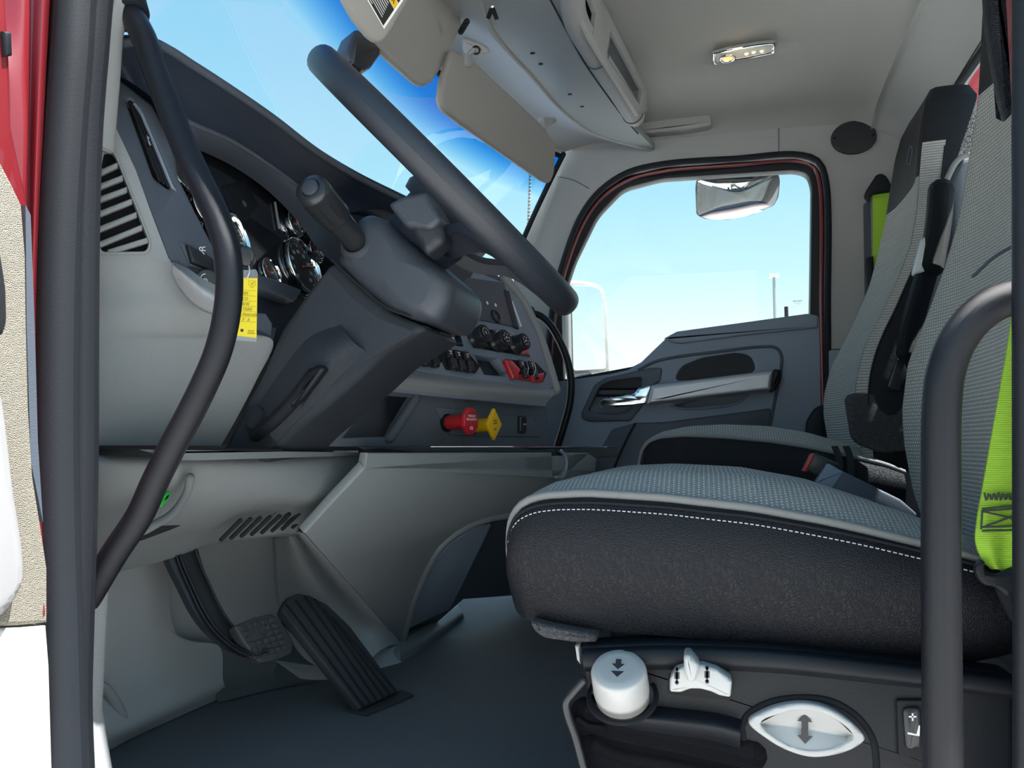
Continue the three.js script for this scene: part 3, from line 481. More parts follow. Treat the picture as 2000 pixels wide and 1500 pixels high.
  obj('vent_shade', plate(shift(HP, .003), [[262, 200], [270, 200], [345, 372], [336, 364], [277, 222]], { t: .006, b: .002 }), M.door, v);
  const rs = obj('switch_pod', plate(shift(HP, .003), [[350, 470], [400, 492], [430, 512], [432, 540], [372, 520]], { t: .012, b: .003 }), M.char, d);
  obj('rocker', plate(shift(HP, .010), [[366, 476], [400, 494], [418, 506], [420, 530], [376, 512]], { t: .014, b: .003 }), M.blackSatin, rs, 'black rocker switch');
  obj('icon', [print(HP, on(HP, 386, 492, .011), .014, .018, .012)], canvasMat(64, 64, x => { x.clearRect(0, 0, 64, 64); x.strokeStyle = '#e8ecec'; x.lineWidth = 5; x.beginPath(); x.arc(24, 32, 10, 0, 7); x.moveTo(34, 22); x.lineTo(54, 12); x.moveTo(36, 36); x.lineTo(58, 34); x.moveTo(32, 44); x.lineTo(50, 56); x.stroke(); }, { alpha: true }), rs);
  // light grey left end with its grille
  const gr = [[204, 296], [221, 297], [231, 318], [292, 474], [286, 491], [196, 492], [194, 420], [197, 330]];
  obj('end_panel', plate(GP, [[120, 190], [206, 208], [236, 270], [265, 332], [300, 428], [332, 512], [120, 505]], { t: .012, holes: [{ pts: gr, r: .008 }] }), M.greyPanel, d, 'light grey dash end');
  obj('grille_frame', plate(shift(GP, .003), [[200, 290], [224, 291], [236, 318], [297, 474], [291, 497], [191, 498], [188, 420], [192, 330]], { t: .005, b: .0015, r: .008, holes: [{ pts: gr, r: .008 }] }), M.greyPanel, d);
  obj('grille_well', plate(shift(GP, -.03), [[180, 285], [230, 285], [302, 500], [180, 505]], { t: .004 }), M.hole, d);
  for (const [a, b, c, e] of [[197, 337, 231, 321], [194, 365, 241, 346], [192, 391, 249, 369], [192, 419, 259, 392], [192, 449, 268, 418], [192, 479, 279, 443], [210, 494, 290, 468]]) obj('slat', plate(shift(GP, .001), [[a, b - 7], [c, e - 6], [c, e + 6], [a, b + 6]], { t: .014, b: .003 }), M.greyPanel, d);
  // lower bulge of the left end
  const rowsL = [[505, 330, -.928], [560, 366, -.955], [605, 412, -.99], [648, 480, -1.06], [668, 534, -1.125], [740, 502, -1.12], [810, 466, -1.11], [870, 432, -1.10]];
  obj('knee_panel', loft(rowsL.map(([y, px, z], k) => { const r = y < 520 ? on(GP, px, y) : Z(px, y, z), l = y < 520 ? on(GP, 150, y) : Z(150, y, -.853); return [0, .25, .5, .75, 1].map((t, i) => { const p = l.clone().lerp(r, t), q = Math.sin(Math.PI * t) * [0, .003, .006, .009, .010, .010, .008, .004][k]; const w = 150 + (px - 150) * t; return hit(w, y, p.clone().add(V(q, 0, q * .5)), V(1, 0, .6)); }); }), { nu: 24, nv: 40 }), M.greyPanel, d, 'light grey knee panel');
  obj('knee_return', loft([[Z(412, 612, -.995), Z(480, 648, -1.06), Z(534, 664, -1.125)], [Z(430, 600, -1.05), Z(500, 636, -1.12), Z(540, 640, -1.17)]], { nu: 10, nv: 4 }), M.char, d);
  obj('key_pocket', plate(P3(Z(440, 640, -1.06), Z(532, 658, -1.13), Z(470, 560, -1.08)), [[425, 600], [470, 590], [500, 610], [520, 612], [533, 632], [530, 660], [470, 650], [430, 635]], { t: .02, b: .003 }), M.char, d);
  obj('silver_trim', loft([[[338, 511], [366, 524], [398, 545], [432, 562]], [[338, 520], [366, 545], [396, 570], [432, 590]], [[336, 532], [354, 564], [386, 597], [434, 619]]].map((r, k) => r.map((p, i) => Z(p[0], p[1], -.895 - i * .02 + (k === 1 ? .012 : 0)))), { nu: 20, nv: 12, back: V(-.01, 0, -.01) }), M.silverTex, d, 'ribbed silver trim strip');
  obj('lamp_knob', [cyl(on(HP, 408, 552, -.002), on(HP, 404, 548, .022), .020, .017)], M.blackSatin, d);
  const lk = PL(on(HP, 404, 548, .0225), HP.u, HP.v); obj('knob_mark', print(lk, lk.o, .026, .026, .0006), canvasMat(64, 64, x => { x.clearRect(0, 0, 64, 64); x.strokeStyle = '#e6eaea'; x.lineWidth = 4; x.beginPath(); x.arc(32, 32, 24, 3, 5.4); x.stroke(); x.beginPath(); x.arc(26, 34, 7, 0, 7); x.stroke(); }, { alpha: true }), d);
  obj('dash_seam', boxAt(-.80, -.66, .487, .4955, -1.12, -.86), M.hole, d);
  // ---- centre stack
  const st = obj('centre_stack', plate(CS, [[650, 640], [760, 540], [860, 500], [985, 552], [1020, 590], [1050, 650], [1081, 757], [1070, 762], [900, 738], [770, 718], [640, 700]], { t: .03, b: .003, holes: [[[926, 693], [973, 699], [992, 722], [988, 735], [946, 731]]] }), M.door, d, 'grey centre stack facing the driver');
  obj('end_trim', tube([[985, 545], [1022, 595], [1052, 660], [1084, 762]].map(p => on(CS, p[0], p[1], -.012)), .016, { n: 30 }), M.trim, st, 'pale rounded edge trim');
  obj('edge_strip', tube([[1000, 590], [1017, 637]].map(p => on(CS, p[0], p[1], .001)), .003), M.icon, st);
  obj('edge_strip', tube([[888, 598], [893, 612]].map(p => on(CS, p[0], p[1], .001)), .003), M.icon, st);
  const blank = obj('blank_plate', plate(CS, [[892, 560], [905, 540], [985, 552], [1012, 640], [905, 618]], { t: .008, off: .003, b: .002, r: .004 }), M.char, st, 'blank charcoal plate');
  for (const [x, y] of [[951, 592], [967, 596]]) obj('screw', lathe([[0, 0], [.005, 0], [.005, .002], [.002, .003], [0, .003]], on(CS, x, y, .003), CS.n, 12), M.icon, blank);
  obj('socket', lathe([[.017, 0], [.019, .001], [.017, .004], [.011, .004], [.010, -.001], [0, -.002]], on(CS, 968, 618, .003), CS.n, 24), M.black, blank, 'round power socket');
  obj('plate_side', plate(CS, [[985, 565], [995, 568], [1014, 642], [1004, 638]], { t: .006, off: .005, b: .002 }), M.navy, blank);
  const hv = obj('climate_panel', plate(CS, [[904, 634], [1016, 653], [1037, 697], [926, 679]], { t: .006, off: .0025, b: .001, r: .005 }), M.gloss, st, 'black climate control panel');
  const face = k => canvasMat(96, 96, x => { x.fillStyle = '#14171a'; x.fillRect(0, 0, 96, 96); x.strokeStyle = x.fillStyle = '#e4e8e8'; x.lineWidth = 4; if (k === 0) { x.beginPath(); x.arc(48, 48, 30, 2.4, 6.6); x.stroke(); x.font = 'bold 26px sans-serif'; x.fillText('%', 36, 58); } else for (let i = 0; i < 7; i++) { const a = i / 7 * 6.28; x.fillRect(48 + Math.cos(a) * 28 - 5, 48 + Math.sin(a) * 28 - 4, 10, 8); } if (k) { x.beginPath(); x.arc(48, 48, 8, 0, 7); x.fill(); } });
  [[921, 658], [962, 667], [1000, 673]].forEach(([x, y], k) => {
    const p = on(CS, x + 6, y + 2, .003), q = p.clone().addScaledVector(CS.n, .032);
    const kb = obj('knob', [lathe([[.026, 0], [.026, .004], [.0225, .005], [.021, .012], [.0225, .030], [.021, .033], [0, .033]], p, CS.n, 28)], M.blackSatin, hv, 'black rotary knob');
    obj('knob_face', clean(new THREE.CircleGeometry(.0185, 24).translate(0, 0, .0345).applyMatrix4(new THREE.Matrix4().makeBasis(CS.u, CS.v, CS.n).setPosition(p))), face(k), hv, 'white marks on the knob');
  });
  const lp = obj('left_control_panel', plate(CS, [[800, 616], [868, 624], [893, 634], [906, 677], [850, 668], [800, 660]], { t: .006, off: .0025, b: .001, r: .004 }), M.gloss, st);
  obj('knob', lathe([[.024, 0], [.022, .010], [.020, .018], [0, .018]], on(CS, 862, 650, .003), CS.n, 24), M.blackSatin, lp);
  for (let k = 0; k < 3; k++) obj('key', boxOn(CS, on(CS, 836 + k * 9, 656 + k * 2, .003), .008, .004, .002, .0008), M.icon, lp);
  obj('key', boxOn(CS, on(CS, 882, 662, .003), .016, .008, .003, .001), M.icon, lp);
  obj('key', boxOn(CS, on(CS, 885, 648, .003), .013, .010, .003, .001), M.icon, lp);
  const bank = (out, m, name, lab) => obj(name, plate(CS, out, { t: .008, off: .003, b: .001, r: .002 }), m, st, lab);
  const icn = canvasMat(64, 64, x => { x.clearRect(0, 0, 64, 64); x.fillStyle = '#e8ecec'; x.fillRect(8, 14, 48, 9); x.fillRect(26, 14, 11, 38); x.fillRect(12, 44, 40, 8); }, { alpha: true });
  const rock = (b, x, y, m) => { const p = on(CS, x, y, .003); obj('rocker', [boxOn(CS, p.clone().addScaledVector(CS.v, .012), .020, .024, .010, .003), boxOn(CS, p.clone().addScaledVector(CS.v, -.014), .020, .028, .016, .005)], m, b, 'black rocker switch'); obj('icon', print(CS, p.clone().addScaledVector(CS.v, .013), .014, .014, .0108), icn, b); };
  const bA = bank([[800, 671], [847, 677], [864, 704], [855, 718], [808, 711]], M.hole, 'switch_bank', 'bank of black rocker switches'); rock(bA, 822, 694, M.blackSatin); rock(bA, 840, 697, M.blackSatin); rock(bA, 806, 692, M.blackSatin);
  const bB = bank([[850, 678], [912, 687], [938, 715], [929, 729], [872, 721]], M.hole, 'switch_bank', 'bank of black rocker switches'); rock(bB, 876, 702, M.blackSatin); rock(bB, 892, 705, M.blackSatin); rock(bB, 909, 708, M.blackSatin);
  obj('slot_liner', plate(shift(CS, -.05), [[905, 680], [1000, 690], [1010, 750], [925, 745]], { t: .005 }), M.char, st, 'charcoal lining of the empty switch slot');
  const bD = bank([[986, 701], [1046, 707], [1068, 729], [1061, 746], [1004, 738]], M.hole, 'switch_bank', 'bank of switches with red guards'); rock(bD, 1017, 722, M.blackSatin); rock(bD, 1036, 724, M.blackSatin);
  obj('red_guard', [plate(CS, [[988, 702], [1000, 703], [1018, 722], [1010, 738], [1004, 738]], { t: .014, off: .014, b: .003 }), plate(CS, [[1040, 732], [1064, 727], [1061, 745], [1044, 744]], { t: .014, off: .014, b: .003 }), plate(CS, [[1004, 738], [1010, 729], [1050, 736], [1048, 745]], { t: .008, off: .008, b: .002 })], M.redPl, bD, 'red switch guard');
  for (const x of [1030, 1044]) obj('guard_wire', tube([on(CS, x - 2, 706, .016), on(CS, x + 2, 722, .022), on(CS, x - 2, 734, .016)], .0012, { rs: 6 }), M.chrome, bD);
  // light ledge under the switches
  obj('ledge', loft([[[640, 698], [770, 717], [900, 737], [1080, 760]], [[640, 722], [758, 738], [900, 756], [1080, 772]], [[640, 735], [738, 757], [900, 774], [1066, 790]]].map((r, k) => r.map(p => on(CV, p[0], p[1], [.0, .022, .010][k]))), { nu: 24, nv: 12, back: V(-.03, 0, -.01) }), M.greyPanel, d, 'light grey ledge below the switches');
  obj('ledge_line', tube([[738, 759], [900, 776], [1064, 792]].map(p => on(CV, p[0], p[1], .008)), .004), M.door, d);
  // brake valve panel
  const BV = shift(CV, -.02);
  obj('valve_panel', plate(BV, [[640, 742], [740, 760], [1064, 790], [1072, 872], [640, 872]], { t: .012, holes: [[[668, 856], [735, 771], [803, 776], [757, 853]]] }), M.slate, d, 'charcoal panel with brake valves');
  obj('valve_plate', plate(BV, [[851, 794], [1040, 816], [1056, 854], [878, 850]], { t: .006, off: .003, b: .0015, r: .008 }), M.slate, d);
  obj('side_pocket', plate(shift(BV, -.09), [[600, 720], [860, 735], [840, 880], [600, 880]], { t: .006 }), M.slate, d, 'lining of an open pocket');
  obj('pocket_ridge', tube([[812, 778], [790, 812], [760, 856]].map(p => on(BV, p[0], p[1], .002)), .010), M.slate, d);
  const oct = (p, ru, rv, n) => plate(PL(p, CV.u, CV.v), Array.from({ length: n }, (_, i) => { const a = (i + (n === 4 ? 0 : .5)) / n * 2 * Math.PI; return new THREE.Vector2(Math.cos(a) * ru, Math.sin(a) * rv); }), { t: .010, b: .003 });
  const txt = (lines, col) => canvasMat(128, 128, x => { x.clearRect(0, 0, 128, 128); x.fillStyle = col; x.font = 'bold 19px sans-serif'; x.textAlign = 'center'; lines.forEach((l, i) => x.fillText(l, 64, 40 + i * 21)); x.lineWidth = 5; x.strokeStyle = col; x.strokeRect(50, 100, 24, 12); }, { alpha: true });
  const kd = V(.92, .04, .36).normalize();
  const vr = on(BV, 872, 826, .002), hr = vr.clone().addScaledVector(kd, .070);
  const r_ = obj('supply_valve', [cyl(vr, hr, .0165, .0155), oct(hr, .027, .031, 8)], M.redPl, d, 'red octagonal trailer air supply knob'); obj('collar', lathe([[0, 0], [.020, 0], [.020, .006], [.016, .008]], vr, kd, 16), M.black, r_);
  obj('lettering', print(PL(hr, CV.u, CV.v), hr, .046, .046, .0006), txt(['TRAILER', 'AIR SUPPLY'], '#f6e8e8'), r_);
  const vy = on(BV, 922, 832, .002), hy = vy.clone().addScaledVector(kd, .066);
  const y_ = obj('parking_valve', [cyl(vy, hy, .0165, .0155), oct(hy, .030, .036, 4)], M.yelPl, d, 'yellow diamond parking brake knob'); obj('collar', lathe([[0, 0], [.020, 0], [.020, .006], [.016, .008]], vy, kd, 16), M.black, y_);
  obj('lettering', print(PL(hy, CV.u, CV.v), hy, .034, .034, .0006), txt(['PARK', 'BRAKE'], '#5a4400'), y_);
  const us = obj('port_cover', boxOn(BV, on(BV, 1016, 829, .002), .030, .043, .012, .006), M.blackSatin, d, 'small black rubber port cover'); obj('lettering', print(BV, on(BV, 1017, 829, .0022), .018, .010, .0125), canvasMat(64, 32, x => { x.clearRect(0, 0, 64, 32); x.fillStyle = '#dde'; x.font = 'bold 22px sans-serif'; x.fillText('STOP', 3, 24); }, { alpha: true }), us);
  // gloss shelf
  obj('shelf', plate(PL(V(0, .497, 0), V(1, 0, 0), V(0, 0, -1)), [on(BV, 700, 868), on(BV, 1071, 868), V(-.33, 0, -2.45), V(-.24, 0, -2.20), on(CV, 1160, 872, .08), on(CV, 1000, 872, .08), on(CV, 712, 872, .075)], { t: .03, b: .002 }), M.gloss, d, 'glossy black shelf edge');
}
// ---- lower dash
const CF = shift(CV, .085);
{
  const d = dashboard;
  const T1 = on(CF, 716, 914), T2 = on(CF, 1163, 918), FP = P3(T1, T2, Y(780, 1255, .03));
  const FN_ = FP.n.dot(camera.position.clone().sub(FP.o)) < 0 ? PL(FP.o, FP.u.clone().negate(), FP.v) : FP;
  obj('top_strip', plate(CF, [[718, 884], [1078, 884], [1080, 930], [1098, 930], [1104, 905], [1102, 884], [1148, 884], [1166, 896], [1163, 921], [712, 917]], { t: .02, b: .003 }), M.grey, d);
  const arch = [[1163, 918], [1160, 950], [1120, 985], [1060, 996], [1000, 1004], [935, 1018], [890, 1040], [858, 1068], [834, 1108], [812, 1160], [784, 1256]];
  obj('centre_face', plate(FN_, [[712, 914], ...arch, [700, 1162], [640, 1094], [594, 1042], [650, 980]], { t: .02, b: .004 }), M.grey, d, 'broad light grey centre face with an arched cut-out');
  obj('arch_rim', tube(arch.slice(3).map(p => on(FN_, p[0], p[1], -.004)), .010, { n: 40 }), M.grey, d);
  obj('grab_notch', plate(shift(CF, -.035), [[1060, 870], [1125, 874], [1120, 945], [1060, 940]], { t: .006 }), M.char, d, 'charcoal lining of an open grab slot');
  obj('notch_frame', tube([[1096, 880], [1104, 890], [1107, 904], [1100, 930], [1086, 932]].map(p => on(CF, p[0], p[1], .004)), .004), M.door, d);
  obj('arch_lining', plate(shift(FN_, -.05), [[770, 1290], [815, 1140], [860, 1060], [930, 1000], [1180, 960], [1180, 1150], [905, 1170]], { t: .01 }), M.char, d);
  obj('arch_side', loft([[[784, 1256], [830, 1110], [890, 1036], [1000, 1003], [1160, 940]].map(p => on(FN_, p[0], p[1], -.01)), [[800, 1262], [845, 1115], [900, 1042], [1000, 1010], [1160, 945]].map(p => on(FN_, p[0], p[1], -.06))], { nu: 20, nv: 4 }), M.char, d);
  obj('inner_panel', plate(shift(FN_, -.02), [[790, 1232], [838, 1110], [880, 1062], [930, 1030], [962, 1022], [900, 1150], [880, 1190]], { t: .008, b: .003, r: .01 }), M.door, d);
  obj('foot_trim', loft([[[780, 1254], [835, 1222], [896, 1182]].map(p => Y(p[0], p[1], .034)), [[782, 1276], [845, 1240], [904, 1198]].map(p => Y(p[0], p[1], .020)), [[782, 1294], [848, 1252], [906, 1206]].map(p => Y(p[0], p[1], .0))], { nu: 12, nv: 6, back: V(-.03, 0, 0) }), M.grey, d);
  obj('chamfer', loft([[[594, 1042], [640, 1094], [700, 1162], [784, 1258]].map(p => on(FN_, p[0], p[1])), [[566, 1040], [600, 1110], [670, 1200], [740, 1272]].map((p, i) => Z(p[0], p[1], -1.62)), [[537, 1052], [552, 1200], [600, 1290], [702, 1316]].map((p, i) => i === 3 ? Y(p[0], p[1], 0) : X(p[0], p[1], -.93 + i * .05))], { nu: 24, nv: 14, back: V(-.02, 0, -.02) }), M.kick, d, 'sloping side of the housing, grey lightened for missing light');
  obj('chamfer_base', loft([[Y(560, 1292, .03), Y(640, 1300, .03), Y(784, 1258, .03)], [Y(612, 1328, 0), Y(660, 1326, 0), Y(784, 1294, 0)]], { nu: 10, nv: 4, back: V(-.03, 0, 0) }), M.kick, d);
  // knee bolster under the column
  const r1 = [[140, 878], [300, 879], [430, 880], [560, 882], [716, 884]], r2 = [[140, 904], [300, 906], [434, 908], [560, 912], [712, 916]], r3 = [[140, 950], [300, 958], [440, 966], [560, 972], [664, 968]], r4 = [[140, 1030], [300, 1030], [400, 1022], [520, 1000], [628, 1004]], r5 = [[140, 1080], [300, 1070], [400, 1050], [520, 1036], [594, 1038]], r6 = [[140, 1140], [230, 1118], [330, 1092], [430, 1060], [580, 1046]];
  const xv = [-.80, -.77, -.735, -.70, -.66], sh = [0, .022, .01, -.055, -.10, -.15];
  obj('bolster', loft([r1, r2, r3, r4, r5, r6].map((r, k) => r.map((p, i) => X(p[0], p[1], xv[i] + sh[k] * (i === 4 ? .8 : 1)))), { nu: 30, nv: 40 }), M.grey, d, 'light grey knee bolster');
  obj('bolster_lid', plate(xP(-.66), [X(140, 878, -.78), X(716, 884, -.66), V(-.66, .48, -1.5), V(-.66, .48, -.9)].map(p => p), { t: .02 }), M.grey, d);
  const VS = (px, py, l) => X(px, py, -.79 + (px - 430) / 170 * .03 + l);
  for (let k = 0; k < 8; k++) { const a = [432 + k * 20, 1054 - k * 3.5], b = [470 + k * 19, 1016 - k * 2.2]; obj('slot_shade', tube([VS(a[0], a[1], .012), VS(b[0], b[1], .034)], .0035, { rs: 6 }), M.hole, d); }  // near-black bars stand in for the shade inside the vent slots
  obj('pocket_shade', plate(xP(-.735), [[276, 1032], [300, 1028], [354, 1026], [330, 1036], [276, 1056]], { t: .01 }), M.hole, d);  // flat dark plate painted as the shade of a pocket
  obj('pocket_rim', tube([[270, 1042], [300, 1026], [340, 1000], [366, 960], [372, 932]].map((p, i) => X(p[0], p[1], -.74 + i * .006)), .006), M.grey, d);
  // toe area
  obj('toe_panel', loft([[[130, 1520], [238, 1452], [340, 1404], [448, 1356]].map(p => Y(p[0], p[1], .002)), [[130, 1440], [240, 1420], [340, 1375], [436, 1330]].map((p, i) => X(p[0], p[1], -.925)), [[130, 1300], [240, 1320], [330, 1285], [430, 1264]].map(p => X(p[0], p[1], -.96)), [[130, 1200], [230, 1200], [305, 1200], [345, 1240]].map(p => X(p[0], p[1], -.97)), [[130, 1080], [230, 1080], [298, 1080], [326, 1080]].map(p => X(p[0], p[1], -.98))], { nu: 24, nv: 30, back: V(-.02, 0, 0) }), M.kick, d, 'moulded kick panel, dash grey lightened for missing footwell light');
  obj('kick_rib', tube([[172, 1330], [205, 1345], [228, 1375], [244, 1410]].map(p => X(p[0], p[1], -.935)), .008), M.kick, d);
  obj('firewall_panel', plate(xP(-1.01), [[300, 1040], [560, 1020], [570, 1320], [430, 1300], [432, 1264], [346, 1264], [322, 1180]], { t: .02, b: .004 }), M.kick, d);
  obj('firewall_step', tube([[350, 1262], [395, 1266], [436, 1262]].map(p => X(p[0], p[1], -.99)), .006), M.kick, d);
  obj('toe_mat', loft([[[418, 1258], [500, 1275], [600, 1290]].map(p => X(p[0], p[1], -.985)), [[418, 1315], [520, 1310], [590, 1310]].map(p => X(p[0], p[1], -.94)), [[425, 1372], [540, 1345], [622, 1330]].map(p => Y(p[0], p[1], .003))], { nu: 10, nv: 8 }), M.mat, d);
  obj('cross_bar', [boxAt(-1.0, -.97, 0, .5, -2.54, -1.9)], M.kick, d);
}

// ---------------------------------------------------------------- steering
const zc = -1.2;
{
  const d = thing('steering_column', 'dark grey moulded steering column shroud with stalk and tilt lever', 'steering column');
  const lo = [[428, 936], [434, 880], [470, 800], [505, 735], [545, 640], [596, 570], [648, 506], [700, 560], [760, 608], [835, 640], [745, 695], [690, 748], [567, 850], [500, 918], [452, 957]];
  obj('lower_shroud', pillow(zP(-1.112), lo, { t: .18, b: .018, r: .012, n: 120, star: true }), M.column, d, 'grained lower shroud');
  obj('upper_shroud', pillow(zP(-1.100), [[646, 506], [664, 470], [690, 420], [712, 410], [738, 418], [775, 452], [830, 500], [866, 530], [880, 552], [874, 590], [850, 628], [800, 622], [756, 604], [700, 560]], { t: .20, b: .030, r: .012, n: 100, star: true }), M.columnTop, d, 'smooth upper shroud');
  obj('shroud_seam', tube([[648, 507], [700, 556], [757, 602], [800, 618]].map(p => Z(p[0], p[1], -1.108)), .0022, { rs: 6 }), M.hole, d);
  obj('side_bulge', loft([[[470, 830], [540, 722], [600, 650], [660, 628]], [[520, 842], [580, 770], [640, 700], [690, 668]], [[540, 868], [610, 800], [670, 738], [720, 690]]].map((r, k) => r.map((p, i) => Z(p[0], p[1], -1.112 + (k === 1 ? .018 : -.004)))), { nu: 20, nv: 12 }), M.column, d);
  const lv = obj('tilt_lever', [pillow(zP(-1.075), [[596, 735], [610, 715], [626, 712], [634, 720], [612, 750], [590, 778], [565, 800]], { t: .02, b: .007, r: .006 }), tube([Z(612, 732, -1.09), Z(575, 780, -1.085), Z(535, 822, -1.085), Z(500, 850, -1.10)], .011, { n: 20 })], M.black, d, 'black tilt lever');
  obj('lever_boss', lathe([[0, 0], [.020, 0], [.018, .012], [0, .014]], Z(505, 818, -1.108), V(-.2, .2, 1), 20), M.column, d);
  // multi-function stalk, pointing out towards the door
  const s0 = Z(712, 492, -1.135), s1 = Z(606, 367, -.965), ax = s1.clone().sub(s0).normalize(), at = t => s0.clone().lerp(s1, t), L = s1.distanceTo(s0);
  obj('stalk_boot', lathe([[.034, 0], [.033, .018], [.028, .030], [.022, .034], [.020, .030]], at(0).addScaledVector(ax, .002), ax, 28), M.columnTop, d);
  const st = obj('stalk', lathe([[0, 0], [.019, .0], [.0195, L * .3], [.0205, L * .5], [.0215, L * .54], [.0205, L * .56]], s0, ax, 28), M.blackSatin, d, 'black multi-function stalk');
  obj('twist_grip', lathe([[.0215, L * .57], [.0245, L * .59], [.025, L * .94], [.0235, L * .99], [.014, L], [.0135, L * .985]], s0, ax, 28), M.blackSatin, st);
  obj('end_button', lathe([[.0125, L * .98], [.0125, L * 1.01], [.011, L * 1.025], [0, L * 1.03]], s0, ax, 24), M.columnTop, st, 'round end button');
  for (let k = 0; k < 10; k++) { const a = k / 10 * 6.28, x = V(0, 1, 0).cross(ax).normalize(), y = x.clone().cross(ax), o = x.multiplyScalar(Math.cos(a) * .0248).addScaledVector(y, Math.sin(a) * .0248); obj('grip_rib', tube([at(.66).add(o), at(.86).add(o)], .0009, { rs: 5 }), M.black, st); }
}
{
  const w = thing('steering_wheel', 'thick black steering wheel tilted flat towards the driver seat', 'steering wheel');
  const T = Z(678, 168, zc), Bt = Z(1098, 584, zc), c = T.clone().add(Bt).multiplyScalar(.5), dn = Bt.clone().sub(T).setZ(0).normalize(), r = T.distanceTo(Bt) / 2;
  const n = V(-dn.y, dn.x, 0); if (n.y < 0) n.negate();                     // towards the driver
  const lat = V(0, 0, 1), ring = (rad, h, k = 96) => Array.from({ length: k }, (_, i) => { const a = i / k * 2 * Math.PI; return c.clone().addScaledVector(dn, Math.cos(a) * rad).addScaledVector(lat, Math.sin(a) * rad).addScaledVector(n, h); });
  const g = []; for (let i = 0; i <= 110; i++) { const a = i / 110 * 2 * Math.PI, rd = dn.clone().multiplyScalar(Math.cos(a)).addScaledVector(lat, Math.sin(a)), row = []; for (let j = 0; j <= 18; j++) { const b = j / 18 * 2 * Math.PI; row.push(c.clone().addScaledVector(rd, r + Math.cos(b) * .019).addScaledVector(n, Math.sin(b) * .024)); } g.push(row); }
  obj('rim', sheet(g), M.wheel, w, 'thick black grained rim');
  obj('rim_seam', tube(ring(r - .013, .019), .0012, { closed: true, n: 160, rs: 6 }), M.columnTop, w);
  // spokes at 3 and 9 o'clock and a low pair, dished down to the hub
  const hub = c.clone().addScaledVector(n, -.055);
  const spoke = (ang, wd) => { const a = ang * R, rd = dn.clone().multiplyScalar(Math.cos(a)).addScaledVector(lat, Math.sin(a)), sd = dn.clone().multiplyScalar(-Math.sin(a)).addScaledVector(lat, Math.cos(a)); const rows = [[.05, -.07, 1.2], [.12, -.055, 1], [.18, -.015, .8], [r - .008, -.002, .6]].map(([q, h, k]) => { const p = c.clone().addScaledVector(rd, q).addScaledVector(n, h); return [-1, -.5, .5, 1].map(t => p.clone().addScaledVector(sd, t * wd * k).addScaledVector(n, (1 - t * t) * .008)); }); return loft(rows, { nu: 10, nv: 16, back: n.clone().multiplyScalar(-.022) }); };
  for (const [a, wd] of [[-98, .036], [-35, .026], [38, .030]]) obj('spoke', spoke(a, wd), M.wheel, w);
  obj('hub_bowl', lathe([[.055, -.125], [.062, -.105], [.068, -.075], [.068, -.05], [.06, -.04], [0, -.03]], c.clone().addScaledVector(dn, .03), n, 40), M.navy, w, 'dark hub bowl');
  obj('horn_pad', lathe([[.076, -.05], [.08, -.035], [.074, -.018], [.05, -.010], [0, -.006]], c.clone().addScaledVector(dn, .025), n, 40), M.wheel, w);
  for (const s of [1, -1]) { const p = c.clone().addScaledVector(lat, s * .135).addScaledVector(n, -.018); obj('thumb_switch', [box(.05, .016, .05, .006).applyMatrix4(new THREE.Matrix4().makeBasis(dn, n, V(0, 0, 1)).setPosition(p))], M.gloss, w, 'glossy thumb switch pad'); }
  obj('bright_trim', tube([ring(r - .03, .006)[10], ring(r - .03, .004)[16], ring(r - .035, .0)[24]], .002), M.chrome, w);
  // switch pod seen behind the rim
  obj('rear_pod', pillow(zP(-1.06), [[756, 398], [790, 380], [830, 372], [862, 428], [842, 448], [790, 442]], { t: .07, b: .008, r: .006, star: true }), M.columnTop, w, 'grey spoke back cover');
  obj('spoke_back', pillow(zP(-1.07), [[796, 442], [842, 418], [864, 440], [868, 470], [830, 500]], { t: .05, b: .012, r: .01, star: true }), M.wheel, w);
}
